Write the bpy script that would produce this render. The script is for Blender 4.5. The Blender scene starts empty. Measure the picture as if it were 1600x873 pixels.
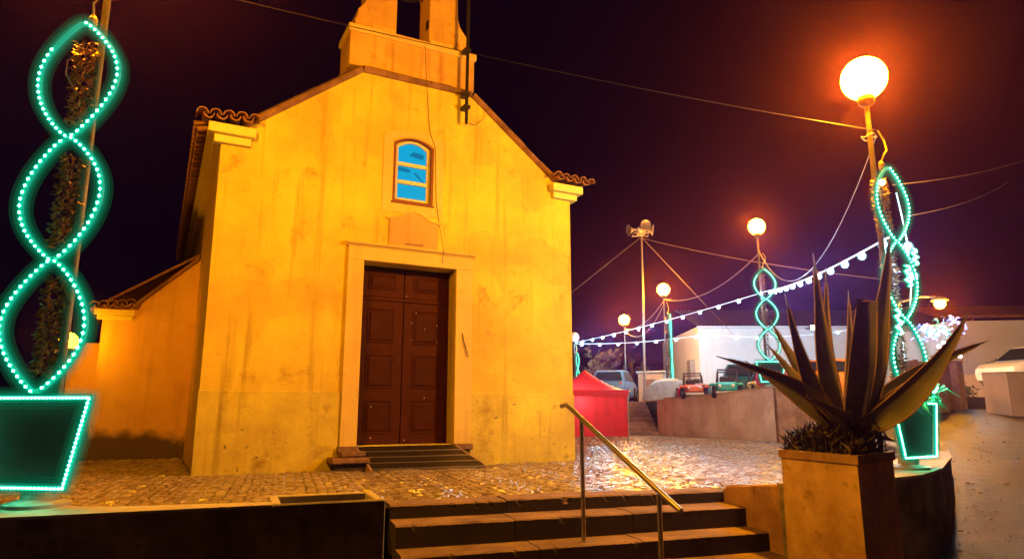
import bpy, bmesh, math, random
from mathutils import Vector, Matrix
R = math.radians
rnd = random.Random(7)
sc = bpy.context.scene
col = sc.collection

# ---------------------------------------------------------------- camera
cam = bpy.data.cameras.new('camera')
cam.sensor_width = 36.0
cam.lens = 36.0 * 1050 / 1600
cam.clip_start = 0.05
cam.clip_end = 1500
camo = bpy.data.objects.new('camera', cam)
camo.location = (0, 0, 1.0)
camo.rotation_euler = (R(90 + 11.0), 0, 0)
col.objects.link(camo)
sc.camera = camo

# ---------------------------------------------------------------- night sky
world = bpy.data.worlds.new('World')
sc.world = world
world.use_nodes = True
nt = world.node_tree
nt.nodes.clear()
sky = nt.nodes.new('ShaderNodeTexSky')
sky.sky_type = 'NISHITA'
sky.sun_disc = False
sky.sun_elevation = R(-6)
sky.sun_rotation = R(200)
tint = nt.nodes.new('ShaderNodeMix'); tint.data_type = 'RGBA'; tint.blend_type = 'MIX'
tint.inputs[0].default_value = 0.9
tint.inputs[7].default_value = (0.03, 0.010, 0.085, 1)
bg = nt.nodes.new('ShaderNodeBackground')
bg.inputs['Strength'].default_value = 0.05
wo = nt.nodes.new('ShaderNodeOutputWorld')
nt.links.new(sky.outputs[0], tint.inputs[6])
nt.links.new(tint.outputs[2], bg.inputs[0])
nt.links.new(bg.outputs[0], wo.inputs[0])

# moonless night: the sun lamp is all but out
sl = bpy.data.lights.new('sun', 'SUN')
sl.energy = 0.004
sl.angle = R(10)
sl.color = (0.7, 0.75, 1.0)
so = bpy.data.objects.new('sun', sl)
so.rotation_euler = (R(50), 0, R(20))
col.objects.link(so)

sc.view_settings.view_transform = 'Standard'
sc.view_settings.look = 'None'
sc.view_settings.exposure = 0.0
sc.view_settings.gamma = 1.0
sc.view_settings.use_curve_mapping = False
sc.render.engine = 'CYCLES'
cy = sc.cycles
cy.use_denoising = True
try:
    cy.denoiser = 'OPENIMAGEDENOISE'
except Exception:
    pass
cy.max_bounces = 4
cy.diffuse_bounces = 2
cy.glossy_bounces = 2
cy.transmission_bounces = 4
cy.volume_bounces = 0
cy.transparent_max_bounces = 16
cy.caustics_reflective = False
cy.caustics_refractive = False
cy.sample_clamp_indirect = 4.0
cy.use_light_tree = True

SODIUM = (1.0, 0.37, 0.004)
GLOBE_L = 900.0
LED_L = 1000.0
HAZE = 0.0011
HAZE_G = 0.90

# ---------------------------------------------------------------- materials
class NG:
    def __init__(s, name):
        s.m = bpy.data.materials.new(name); s.m.use_nodes = True
        s.t = s.m.node_tree; s.n = s.t.nodes; s.l = s.t.links
        s.n.clear()
        s.out = s.n.new('ShaderNodeOutputMaterial')
        s.b = s.n.new('ShaderNodeBsdfPrincipled')
        s.l.new(s.b.outputs[0], s.out.inputs[0])
        s.tc = s.n.new('ShaderNodeTexCoord')
    def noise(s, scale, detail=4, rough=0.6, stretch=None, src='Object'):
        t = s.n.new('ShaderNodeTexNoise')
        t.inputs['Scale'].default_value = scale
        t.inputs['Detail'].default_value = detail
        t.inputs['Roughness'].default_value = rough
        o = s.tc.outputs[src]
        if stretch:
            mp = s.n.new('ShaderNodeMapping'); mp.inputs['Scale'].default_value = stretch
            s.l.new(o, mp.inputs[0]); o = mp.outputs[0]
        s.l.new(o, t.inputs['Vector'])
        return t.outputs['Fac']
    def ramp(s, fac, a, b, c0=(0, 0, 0, 1), c1=(1, 1, 1, 1)):
        r = s.n.new('ShaderNodeValToRGB')
        r.color_ramp.elements[0].position = a; r.color_ramp.elements[0].color = c0
        r.color_ramp.elements[1].position = b; r.color_ramp.elements[1].color = c1
        s.l.new(fac, r.inputs[0])
        return r.outputs[0]
    def mix(s, fac, a, b, mode='MIX'):
        x = s.n.new('ShaderNodeMix'); x.data_type = 'RGBA'; x.blend_type = mode
        for i, v in ((0, fac), (6, a), (7, b)):
            if isinstance(v, (int, float)): x.inputs[i].default_value = v
            elif isinstance(v, tuple): x.inputs[i].default_value = (*v[:3], 1)
            else: s.l.new(v, x.inputs[i])
        return x.outputs[2]
    def math(s, op, a, b=0.0):
        x = s.n.new('ShaderNodeMath'); x.operation = op
        for i, v in ((0, a), (1, b)):
            if isinstance(v, (int, float)): x.inputs[i].default_value = v
            else: s.l.new(v, x.inputs[i])
        return x.outputs[0]
    def sep(s, src='Object'):
        x = s.n.new('ShaderNodeSeparateXYZ'); s.l.new(s.tc.outputs[src], x.inputs[0]); return x.outputs
    def color(s, c):
        if isinstance(c, tuple): s.b.inputs['Base Color'].default_value = (*c[:3], 1)
        else: s.l.new(c, s.b.inputs['Base Color'])
    def bump(s, h, strength=0.3, dist=0.01):
        x = s.n.new('ShaderNodeBump'); x.inputs['Strength'].default_value = strength
        x.inputs['Distance'].default_value = dist
        s.l.new(h, x.inputs['Height']); s.l.new(x.outputs[0], s.b.inputs['Normal'])
    def set(s, **k):
        for kk, v in k.items(): s.b.inputs[kk.replace('_', ' ')].default_value = v

def simple(name, c, rough=0.6, metal=0.0, var=0.25, scale=12.0, bump=0.15):
    g = NG(name)
    f = g.noise(scale, 5)
    d = tuple(x * (1 - var) for x in c)
    g.color(g.mix(g.ramp(f, 0.35, 0.65), d, c))
    g.set(Roughness=rough, Metallic=metal)
    if bump: g.bump(g.noise(scale * 5, 4), bump, 0.01)
    return g.m

def emit(name, c, strength, base=(0.6, 0.6, 0.6)):
    g = NG(name)
    g.color(base)
    g.set(Roughness=0.4)
    g.b.inputs['Emission Color'].default_value = (*c, 1)
    g.b.inputs['Emission Strength'].default_value = strength
    return g.m

def plaster(name, c, dark, stain=0.5, chips=False, blackfoot=None, streak=1.0, sc=1.0):
    g = NG(name)
    o = g.noise(0.55 * sc, 6, 0.65)
    base = g.mix(g.ramp(o, 0.38, 0.68), dark, c)
    # rain streaks
    st = g.noise(1.0, 5, 0.6, (5.0, 5.0, 0.28))
    base = g.mix(g.math('MULTIPLY', g.ramp(st, 0.54, 0.76), min(0.85, 0.6 * stain * streak)), base, (dark[0] * .55, dark[1] * .48, dark[2] * .36))
    # damp blotches
    bl = g.noise(1.7 * sc, 6, 0.7)
    base = g.mix(g.math('MULTIPLY', g.ramp(bl, 0.565, 0.70), min(0.8, 0.5 * stain)), base, (dark[0] * .58, dark[1] * .46, dark[2] * .36))
    pa = g.noise(0.9 * sc, 2, 0.4)          # old repairs, a shade off
    base = g.mix(g.math('MULTIPLY', g.ramp(pa, 0.56, 0.575), 0.22 * min(1, stain)), base, (dark[0] * .8, dark[1] * .72, dark[2] * .7))
    fine = g.noise(30, 5)
    base = g.mix(g.math('MULTIPLY', g.ramp(fine, 0.4, 0.7), 0.14), base, (dark[0] * .6, dark[1] * .58, dark[2] * .5))
    if chips:
        ch = g.noise(13, 4, 0.6)
        cl = g.noise(1.3, 2, 0.5)
        m = g.math('MULTIPLY', g.ramp(ch, 0.655, 0.675), g.ramp(cl, 0.46, 0.54))
        base = g.mix(m, base, (0.10, 0.085, 0.06))
    if blackfoot:
        z = g.sep()[2]
        n2 = g.noise(1.6, 5, 0.6)
        h = g.math('ADD', z, g.math('MULTIPLY', g.math('SUBTRACT', n2, 0.5), -1.1))
        m = g.ramp(g.math('DIVIDE', h, blackfoot), 0.55, 1.0, (1, 1, 1, 1), (0, 0, 0, 1))
        base = g.mix(g.math('MULTIPLY', m, 0.9), base, (0.05, 0.04, 0.03))
    g.color(base)
    g.set(Roughness=0.88)
    h = g.math('ADD', g.noise(4 * sc, 5), g.math('MULTIPLY', g.noise(60, 4), 0.25))
    g.bump(h, 0.28, 0.03)
    return g.m

M = {}
M['plaster'] = plaster('facade_plaster', (0.86, 0.71, 0.07), (0.60, 0.43, 0.055), 1.6)
M['plinth'] = plaster('plinth_plaster', (0.84, 0.72, 0.08), (0.46, 0.35, 0.07), 1.6, chips=True)
M['annex'] = plaster('annex_plaster', (0.90, 0.58, 0.18), (0.78, 0.46, 0.13), 0.6, blackfoot=0.70)
M['sidewall'] = plaster('side_plaster', (0.80, 0.54, 0.15), (0.66, 0.42, 0.11), 0.5)
M['frame_stone'] = plaster('frame_stone', (0.78, 0.60, 0.16), (0.66, 0.47, 0.13), 0.7)
M['cornice'] = plaster('cornice_plaster', (0.84, 0.76, 0.22), (0.76, 0.66, 0.18), 0.3)
M['belfry'] = plaster('belfry_plaster', (0.76, 0.47, 0.10), (0.56, 0.31, 0.07), 1.7, sc=1.6)
M['coping'] = plaster('coping_stone', (0.42, 0.23, 0.12), (0.15, 0.075, 0.04), 1.2, sc=2.0)
M['plaque'] = plaster('plaque_stone', (0.66, 0.42, 0.13), (0.52, 0.31, 0.10), 0.8)
M['tile'] = simple('roof_clay', (0.42, 0.20, 0.10), 0.8, 0, 0.55, 9)
M['door'] = simple('door_wood', (0.062, 0.013, 0.004), 0.7, 0, 0.3, 6)
M['door_dark'] = simple('door_panel_wood', (0.052, 0.0105, 0.0035), 0.7, 0, 0.3, 7)
for k_ in ('door', 'door_dark'):
    for n_ in M[k_].node_tree.nodes:
        if n_.type == 'BSDF_PRINCIPLED': n_.inputs['Specular IOR Level'].default_value = 0.12
M['brown_frame'] = simple('window_reveal_paint', (0.20, 0.05, 0.025), 0.5, 0, 0.2, 8)
M['cream_paint'] = simple('sash_cream_paint', (0.80, 0.70, 0.45), 0.45, 0, 0.12, 8)
M['tack'] = simple('tack_metal', (0.8, 0.8, 0.78), 0.3, 0.6, 0.1, 8, 0)
M['black_iron'] = simple('black_iron', (0.035, 0.025, 0.022), 0.5, 0.4, 0.3, 15)
M['ramp'] = simple('ramp_board_dark', (0.02, 0.013, 0.010), 0.4, 0, 0.4, 10)
M['ramp_trim'] = simple('ramp_trim', (0.42, 0.24, 0.13), 0.45, 0, 0.3, 10)
M['dark_stone'] = simple('worn_step_stone', (0.24, 0.13, 0.08), 0.7, 0, 0.5, 8)
M['cable'] = simple('cable_rubber', (0.06, 0.04, 0.035), 0.6, 0, 0.1, 8, 0)
M['cable_pale'] = simple('cable_pale', (0.28, 0.20, 0.17), 0.6, 0, 0.1, 8, 0)
M['steel'] = simple('brushed_steel', (0.55, 0.52, 0.48), 0.28, 0.95, 0.12, 30, 0.03)
M['lamp_pole'] = simple('painted_lamp_pole', (0.16, 0.13, 0.10), 0.5, 0.2, 0.25, 12)
M['galv'] = simple('galvanised_pole', (0.42, 0.40, 0.37), 0.45, 0.5, 0.2, 12)
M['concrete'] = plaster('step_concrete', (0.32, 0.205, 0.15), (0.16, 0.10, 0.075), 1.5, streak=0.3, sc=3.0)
M['riser'] = plaster('shaded_riser_concrete', (0.040, 0.026, 0.022), (0.022, 0.015, 0.013), 0.9)  # step concrete again, with the shade on the risers painted in
M['stringer'] = plaster('stringer_concrete', (0.60, 0.37, 0.22), (0.30, 0.17, 0.10), 1.6, streak=0.25, sc=3.2)
M['darkwall'] = plaster('parapet_render', (0.46, 0.40, 0.34), (0.12, 0.10, 0.09), 1.5, streak=0.3, sc=2.5)
M['planter'] = plaster('planter_render', (0.88, 0.60, 0.32), (0.50, 0.29, 0.15), 1.6, streak=0.25, sc=3.2)
M['coping_low'] = plaster('low_wall_top', (0.55, 0.48, 0.38), (0.42, 0.35, 0.26), 0.4)
M['retaining'] = plaster('retaining_render', (0.86, 0.74, 0.70), (0.62, 0.48, 0.43), 1.0, streak=0.5, sc=1.5)
M['soil'] = simple('soil', (0.06, 0.04, 0.03), 0.95, 0, 0.4, 14)
M['white_house'] = plaster('white_house_plaster', (0.80, 0.82, 0.84), (0.70, 0.72, 0.74), 0.25)
M['dark_tile'] = simple('dark_roof_tile', (0.10, 0.085, 0.085), 0.8, 0, 0.4, 8)
M['tent'] = simple('red_tent_fabric', (0.85, 0.035, 0.045), 0.40, 0, 0.2, 3)
g = NG('red_tent_fabric_lit')
g.color(g.mix(g.ramp(g.noise(3, 5), .35, .65), (0.72, 0.035, 0.05), (0.92, 0.05, 0.07))); g.set(Roughness=0.45)
tl_ = g.n.new('ShaderNodeBsdfTranslucent'); tl_.inputs[0].default_value = (0.9, 0.06, 0.08, 1)
mx_ = g.n.new('ShaderNodeMixShader'); mx_.inputs[0].default_value = 0.4
g.l.new(g.b.outputs[0], mx_.inputs[1]); g.l.new(tl_.outputs[0], mx_.inputs[2]); g.l.new(mx_.outputs[0], g.out.inputs[0])
M['tent'] = g.m
M['asphalt'] = NG('road_asphalt')
g = M['asphalt']
a_ = g.mix(g.ramp(g.noise(0.35, 6, 0.65), 0.38, 0.66), (0.03, 0.021, 0.015), (0.085, 0.056, 0.038))
a_ = g.mix(g.math('MULTIPLY', g.ramp(g.noise(2.2, 6, 0.7), 0.55, 0.72), 0.6), a_, (0.15, 0.10, 0.07))
g.color(a_); g.set(Roughness=0.42); g.bump(g.math('ADD', g.noise(26, 6, 0.7), g.math('MULTIPLY', g.noise(3, 4), 2.0)), 0.7, 0.04); M['asphalt'] = g.m
M['gravel'] = simple('pale_gravel', (0.26, 0.18, 0.12), 0.8, 0, 0.6, 4)
M['dirt'] = simple('ground_dirt', (0.07, 0.055, 0.045), 0.95, 0, 0.4, 0.8)

g = NG('cobble_granite')
oi = g.n.new('ShaderNodeObjectInfo')
at_ = g.n.new('ShaderNodeAttribute'); at_.attribute_name = 'tone'
tone = g.math('FRACT', g.math('ADD', at_.outputs['Fac'], oi.outputs['Random']))
c_ = g.mix(tone, (0.22, 0.16, 0.12), (0.46, 0.38, 0.30))
c_ = g.mix(g.math('MULTIPLY', g.ramp(g.noise(0.5, 5, 0.6, None, 'Object'), 0.42, 0.62), 0.35), c_, (0.17, 0.105, 0.07))
c_ = g.mix(g.math('MULTIPLY', g.noise(45, 4), 0.35), c_, (0.14, 0.10, 0.08))
g.color(c_)
g.set(Roughness=0.24)
g.bump(g.noise(40, 4), 0.35, 0.006)
M['cobble'] = g.m

g = NG('pavement_joint_sand')
vor = g.n.new('ShaderNodeTexVoronoi'); vor.inputs['Scale'].default_value = 9.5
g.l.new(g.tc.outputs['Object'], vor.inputs['Vector'])
g.color(g.mix(g.ramp(vor.outputs['Distance'], 0.25, 0.6), (0.055, 0.04, 0.03), (0.03, 0.022, 0.018)))
g.set(Roughness=0.5)
g.bump(g.math('MULTIPLY', vor.outputs['Distance'], -1.0), 0.6, 0.03)
M['joint'] = g.m

g = NG('agave_leaf_skin')
nz = g.noise(3.0, 4, 0.6)
g.color(g.mix(g.ramp(nz, 0.35, 0.7), (0.17, 0.18, 0.11), (0.32, 0.29, 0.18)))
g.set(Roughness=0.42); g.bump(g.noise(14, 4, 0.6, (1, 1, 0.25)), 0.25, 0.01)
M['agave'] = g.m
M['agave_edge'] = simple('agave_lit_margin', (0.62, 0.42, 0.14), 0.5, 0, 0.3, 20)
M['succulent'] = simple('succulent_leaf', (0.075, 0.05, 0.03), 0.5, 0, 0.6, 9)
M['foliage'] = simple('shrub_leaf', (0.05, 0.055, 0.03), 0.6, 0, 0.5, 5)
M['bark'] = simple('bark', (0.11, 0.085, 0.065), 0.9, 0, 0.4, 9)
M['globe'] = emit('lit_globe', SODIUM, GLOBE_L)
M['globe_far'] = emit('lit_globe_far', SODIUM, GLOBE_L * 0.7)
M['globe_left'] = emit('lit_globe_left', SODIUM, GLOBE_L * 0.80)
M['globe_dim'] = emit('lit_globe_dim', SODIUM, GLOBE_L * 0.085)
M['globe_right'] = emit('lit_globe_right', SODIUM, GLOBE_L * 1.3)
M['globe_off'] = simple('unlit_globe', (0.8, 0.78, 0.75), 0.3, 0, 0.05, 5, 0)
M['rope'] = emit('led_rope_sleeve', (0.0, 0.40, 0.27), 1.0, (0.02, 0.3, 0.2))
M['bead'] = emit('led_bead', (0.08, 1.0, 0.50), 110.0)
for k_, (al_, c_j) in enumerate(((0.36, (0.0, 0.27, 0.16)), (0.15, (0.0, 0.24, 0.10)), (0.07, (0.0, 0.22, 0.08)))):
    g = NG('rope_bloom_layer')  # glowing see-through sleeves added round the ropes to imitate lens bloom
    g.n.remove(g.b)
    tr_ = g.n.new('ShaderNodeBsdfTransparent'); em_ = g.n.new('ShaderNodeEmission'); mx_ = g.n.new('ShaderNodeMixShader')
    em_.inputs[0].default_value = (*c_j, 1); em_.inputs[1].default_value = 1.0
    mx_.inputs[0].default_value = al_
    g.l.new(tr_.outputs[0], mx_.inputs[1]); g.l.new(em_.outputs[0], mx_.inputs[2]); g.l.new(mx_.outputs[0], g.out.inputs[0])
    M['rope_bloom%d' % k_] = g.m
g = NG('bulb_bloom_layer')  # glowing shell added round each bulb to imitate glare
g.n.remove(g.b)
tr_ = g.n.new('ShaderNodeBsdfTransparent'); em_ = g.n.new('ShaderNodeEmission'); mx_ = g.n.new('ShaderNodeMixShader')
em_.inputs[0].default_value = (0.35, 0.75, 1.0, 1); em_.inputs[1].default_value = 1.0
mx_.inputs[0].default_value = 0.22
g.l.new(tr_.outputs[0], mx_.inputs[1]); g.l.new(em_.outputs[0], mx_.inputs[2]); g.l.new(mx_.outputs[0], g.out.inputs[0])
M['bulb_bloom'] = g.m
M['bead_far'] = emit('led_bead_far', (0.16, 1.0, 0.62), 20.0)
M['rope_blue'] = emit('led_rope_blue', (0.02, 0.16, 1.0), 3.0)
M['bulb'] = emit('led_bulb', (0.40, 0.76, 1.0), LED_L)
M['bulb_house'] = emit('led_bulb_house', (0.16, 0.66, 1.0), LED_L * 1.6)
M['tent_bulb'] = emit('tent_bulb_glow', (1.0, 0.85, 0.8), 260.0)
M['flood'] = emit('flood_lens', (0.45, 0.80, 1.0), 60.0)
M['warm'] = emit('warm_bulb_glow', (1.0, 0.55, 0.12), 120.0)
M['string'] = emit('led_string_cable', (0.55, 0.82, 1.0), 1.6)
M['tinsel'] = simple('brown_tinsel', (0.34, 0.15, 0.05), 0.3, 0.55, 0.6, 25)
M['tinsel_green'] = simple('green_tinsel', (0.06, 0.42, 0.20), 0.35, 0.2, 0.5, 25)
M['pot_board'] = simple('dark_pot_board', (0.016, 0.022, 0.018), 0.7, 0, 0.3, 10)
M['pedestal'] = simple('white_pedestal', (0.45, 0.45, 0.42), 0.5, 0, 0.2, 10)
M['brass'] = simple('brass_connector', (0.75, 0.50, 0.12), 0.4, 0.3, 0.2, 10)
M['pane'] = emit('lit_blue_pane', (0.0, 0.40, 0.70), 0.95, (0.0, 0.01, 0.03))
M['pane_dark'] = emit('blue_pane_reflection', (0.0, 0.20, 0.42), 0.85, (0.0, 0.01, 0.03))  # darker blue for the reflections painted on the panes
M['white_paint'] = simple('white_car_paint', (0.78, 0.80, 0.82), 0.25, 0, 0.05, 6, 0)
M['glass_dark'] = simple('dark_glass', (0.02, 0.03, 0.04), 0.08, 0, 0.1, 6, 0)
M['tyre'] = simple('tyre_rubber', (0.02, 0.02, 0.02), 0.8, 0, 0.3, 20)
M['teal'] = simple('teal_paint', (0.02, 0.42, 0.36), 0.3, 0, 0.1, 6, 0)
M['red_orange'] = simple('red_orange_paint', (0.75, 0.13, 0.02), 0.3, 0, 0.1, 6, 0)
M['dark_teal'] = simple('dark_teal_paint', (0.01, 0.10, 0.11), 0.25, 0, 0.1, 6, 0)
M['orange_paint'] = simple('orange_car_paint', (0.85, 0.30, 0.04), 0.28, 0, 0.1, 6, 0)
M['yellow'] = simple('yellow_paint', (0.80, 0.50, 0.05), 0.35, 0, 0.1, 6, 0)
M['pink'] = simple('pink_paint', (0.80, 0.05, 0.28), 0.35, 0, 0.1, 6, 0)
M['blue_paint'] = simple('blue_paint', (0.10, 0.26, 0.50), 0.3, 0, 0.15, 6, 0)
M['tarp'] = simple('blue_grey_tarpaulin', (0.38, 0.46, 0.54), 0.5, 0, 0.3, 5)
M['wood'] = simple('gate_wood', (0.34, 0.20, 0.12), 0.75, 0, 0.4, 6)
M['horn'] = simple('horn_speaker_grey', (0.55, 0.45, 0.38), 0.5, 0.2, 0.3, 8)
M['kiosk'] = plaster('kiosk_plaster', (0.72, 0.60, 0.48), (0.60, 0.48, 0.36), 0.5)
M['garden'] = plaster('garden_wall_plaster', (0.66, 0.52, 0.44), (0.50, 0.38, 0.30), 0.7)

for k_ in ('pane', 'pane_dark'):
    for n_ in M[k_].node_tree.nodes:
        if n_.type == 'BSDF_PRINCIPLED': n_.inputs['Specular IOR Level'].default_value = 0.05
for k_ in ('rope', 'string', 'rope_bloom0', 'rope_bloom1', 'rope_bloom2', 'bulb_bloom', 'bead_far', 'pane', 'pane_dark', 'rope_blue'):
    try: M[k_].cycles.emission_sampling = 'NONE'
    except Exception: pass

# ---------------------------------------------------------------- mesh helpers
class MB:
    def __init__(s): s.v = []; s.f = []
    def add(s, vs, fs):
        o = len(s.v); s.v += [tuple(x) for x in vs]; s.f += [tuple(i + o for i in q) for q in fs]; return s
    def box(s, x0, x1, y0, y1, z0, z1, ch=0.0):
        if ch <= 0:
            vs = [(x, y, z) for z in (z0, z1) for y in (y0, y1) for x in (x0, x1)]
            return s.add(vs, [(0, 2, 3, 1), (4, 5, 7, 6), (0, 1, 5, 4), (2, 6, 7, 3), (0, 4, 6, 2), (1, 3, 7, 5)])
        bm = bmesh.new()
        bmesh.ops.create_cube(bm, size=1)
        for v in bm.verts:
            v.co = Vector(((x0 + x1) / 2 + v.co.x * (x1 - x0), (y0 + y1) / 2 + v.co.y * (y1 - y0), (z0 + z1) / 2 + v.co.z * (z1 - z0)))
        bmesh.ops.bevel(bm, geom=bm.edges[:], offset=ch, segments=1, affect='EDGES')
        bm.verts.index_update()
        s.add([v.co for v in bm.verts], [[v.index for v in f.verts] for f in bm.faces]); bm.free(); return s
    def hexa(s, p):            # 8 points: bottom loop 4, top loop 4
        return s.add(p, [(3, 2, 1, 0), (4, 5, 6, 7), (0, 1, 5, 4), (1, 2, 6, 5), (2, 3, 7, 6), (3, 0, 4, 7)])
    def prism(s, poly, z0, z1):   # poly in xy
        n = len(poly)
        vs = [(x, y, z0) for x, y in poly] + [(x, y, z1) for x, y in poly]
        return s.add(vs, [tuple(range(n - 1, -1, -1)), tuple(range(n, 2 * n))] + [(i, (i + 1) % n, n + (i + 1) % n, n + i) for i in range(n)])
    def vprism(s, poly, y0, y1):  # poly in xz, extruded along y
        n = len(poly)
        vs = [(x, y0, z) for x, z in poly] + [(x, y1, z) for x, z in poly]
        return s.add(vs, [tuple(range(n)), tuple(range(2 * n - 1, n - 1, -1))] + [(i, n + i, n + (i + 1) % n, (i + 1) % n) for i in range(n)])
    def tube(s, pts, r, n=8, closed=False):
        pts = [Vector(p) for p in pts]; k = len(pts); rings = []
        up = None
        for i, p in enumerate(pts):
            a = pts[i - 1] if (i > 0 or closed) else p
            b = pts[(i + 1) % k] if (i < k - 1 or closed) else p
            t = (b - a).normalized()
            if up is None:
                up = Vector((0, 0, 1)) if abs(t.z) < 0.9 else Vector((0, 1, 0))
            x = t.cross(up)
            if x.length < 1e-4: x = t.orthogonal()
            x.normalize(); y = x.cross(t).normalized(); up = y
            rr = r[i] if isinstance(r, (list, tuple)) else r
            rings.append([p + (x * math.cos(2 * math.pi * j / n) + y * math.sin(2 * math.pi * j / n)) * rr for j in range(n)])
        vs = [q for ring in rings for q in ring]; fs = []
        m = k if closed else k - 1
        for i in range(m):
            for j in range(n):
                a = i * n + j; b = i * n + (j + 1) % n; c = ((i + 1) % k) * n + (j + 1) % n; d = ((i + 1) % k) * n + j
                fs.append((a, b, c, d))
        if not closed:
            fs.append(tuple(range(n - 1, -1, -1))); fs.append(tuple((k - 1) * n + j for j in range(n)))
        return s.add(vs, fs)
    def lathe(s, prof, n=16, c=(0, 0)):
        vs = []; fs = []
        for r, z in prof:
            for j in range(n):
                a = 2 * math.pi * j / n; vs.append((c[0] + r * math.cos(a), c[1] + r * math.sin(a), z))
        k = len(prof)
        for i in range(k - 1):
            for j in range(n):
                fs.append((i * n + j, i * n + (j + 1) % n, (i + 1) * n + (j + 1) % n, (i + 1) * n + j))
        fs.append(tuple(range(n - 1, -1, -1))); fs.append(tuple((k - 1) * n + j for j in range(n)))
        return s.add(vs, fs)
    def ball(s, c, r, n=12, m=8, sq=(1, 1, 1)):
        vs = [(c[0], c[1], c[2] - r * sq[2])]; fs = []
        for i in range(1, m):
            ph = -math.pi / 2 + math.pi * i / m
            for j in range(n):
                a = 2 * math.pi * j / n
                vs.append((c[0] + r * sq[0] * math.cos(ph) * math.cos(a), c[1] + r * sq[1] * math.cos(ph) * math.sin(a), c[2] + r * sq[2] * math.sin(ph)))
        vs.append((c[0], c[1], c[2] + r * sq[2])); L = len(vs) - 1
        for j in range(n):
            fs.append((0, 1 + (j + 1) % n, 1 + j)); fs.append((L, 1 + (m - 2) * n + j, 1 + (m - 2) * n + (j + 1) % n))
        for i in range(m - 2):
            for j in range(n):
                fs.append((1 + i * n + j, 1 + i * n + (j + 1) % n, 1 + (i + 1) * n + (j + 1) % n, 1 + (i + 1) * n + j))
        return s.add(vs, fs)
    def build(s, name, mat, parent=None, smooth=False, data=False):
        me = bpy.data.meshes.new(name); me.from_pydata(s.v, [], s.f); me.update()
        me.materials.append(mat if not isinstance(mat, str) else M[mat])
        if smooth:
            me.polygons.foreach_set('use_smooth', [True] * len(me.polygons))
            try: me.set_sharp_from_angle(angle=R(40))
            except Exception: pass
        if data: return me
        return link(name, me, parent)

def link(name, me, parent=None, loc=None, rot=None):
    o = bpy.data.objects.new(name, me); col.objects.link(o)
    if parent is not None: o.parent = parent
    if loc is not None: o.location = loc
    if rot is not None: o.rotation_euler = rot
    return o

def tag(o, label=None, cat=None, group=None, kind=None):
    if label: o['label'] = label
    if cat: o['category'] = cat
    if group: o['group'] = group
    if kind: o['kind'] = kind
    return o

def thing(name, loc, rz, label, cat, group=None):
    o = bpy.data.objects.new(name, None); col.objects.link(o)
    o.empty_display_size = 0.3
    o.location = loc; o.rotation_euler = (0, 0, rz)
    return tag(o, label, cat, group)

def struct(name, mb, mat, label=None):
    o = mb.build(name, mat); o['kind'] = 'structure'; return o

def bez(p0, p1, p2, n):
    p0, p1, p2 = Vector(p0), Vector(p1), Vector(p2)
    return [p0 * (1 - t) ** 2 + p1 * 2 * t * (1 - t) + p2 * t * t for t in [i / n for i in range(n + 1)]]

def sag(a, b, d, n=20):
    a, b = Vector(a), Vector(b)
    return [a.lerp(b, i / n) - Vector((0, 0, d * 4 * (i / n) * (1 - i / n))) for i in range(n + 1)]

def inpoly(x, y, poly):
    c = False; n = len(poly); j = n - 1
    for i in range(n):
        xi, yi = poly[i]; xj, yj = poly[j]
        if (yi > y) != (yj > y) and x < (xj - xi) * (y - yi) / (yj - yi) + xi: c = not c
        j = i
    return c

# ---------------------------------------------------------------- frames of reference
AZ = R(27.5)                                   # the chapel front runs this way from +X
U = Vector((math.cos(AZ), math.sin(AZ), 0)); V = Vector((-math.sin(AZ), math.cos(AZ), 0))
F0 = Vector((-4.87, 10.61, 0))
def ch(s, d, z=0.0): return F0 + U * s + V * d + Vector((0, 0, z))

# ================================================================ GROUND
bwall = [(3.05, 6.4), (3.65, 7.0), (4.07, 7.44), (4.55, 7.76), (5.3, 8.6), (6.01, 9.62), (6.7, 10.6), (7.32, 11.62), (7.77, 12.76), (8.2, 13.9), (8.53, 15.0), (8.9, 16.6), (9.2, 18.2), (9.4, 19.9)]   # road side of the low wall
def road_z(y):
    if y < 7.5: return -0.74
    return min(-0.74 + (y - 7.5) * 0.132, 1.36)

struct('ground', MB().add([(-150, -60, -1.6), (150, -60, -1.6), (150, 190, -1.6), (-150, 190, -1.6)], [(0, 1, 2, 3)]), 'dirt')

mb = MB()
rows = []
def left_x(y):
    if y <= 7.5: return -20.0
    for (x0, y0), (x1, y1) in zip(bwall, bwall[1:]):
        if y0 <= y <= y1: return x0 + (x1 - x0) * (y - y0) / (y1 - y0) - 0.08
    return 9.3
ys = [-25, -10, 0, 6, 7.49] + [7.51 + i * 0.5 for i in range(0, 31)] + [24, 28, 35, 60, 110]
for y in ys:
    lx = left_x(y)
    r_ = []
    for i in range(13):
        x = lx + (60 - lx) * (i / 12) ** 1.6
        z = road_z(y) + 0.03 * math.sin(x * 1.3 + y) * math.sin(y * 0.9) * (1 if y > 8 else 0)
        r_.append((x, y, z))
    rows.append(r_)
vs = [p for r_ in rows for p in r_]
fs = [(a * 13 + i, a * 13 + i + 1, (a + 1) * 13 + i + 1, (a + 1) * 13 + i) for a in range(len(ys) - 1) for i in range(12)]
o = MB().add(vs, fs).build('road', 'asphalt', smooth=True); o['kind'] = 'structure'

rr = random.Random(61); mb = MB()
for _ in range(700):
    y = 7.6 + rr.random() ** 1.3 * 13; x = left_x(y) + 0.15 + rr.random() ** 1.6 * 6
    q_ = rr.uniform(.008, .022) * (2.0 if rr.random() < .03 else 1)
    mb.ball((x, y, road_z(y) + .01), q_, 6, 4, (rr.uniform(.8, 1.4), 1, rr.uniform(.35, .6)))
o = mb.build('road_gravel', 'gravel'); tag(o, 'loose gravel scattered along the edge of the road', 'gravel', kind='stuff')

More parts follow.
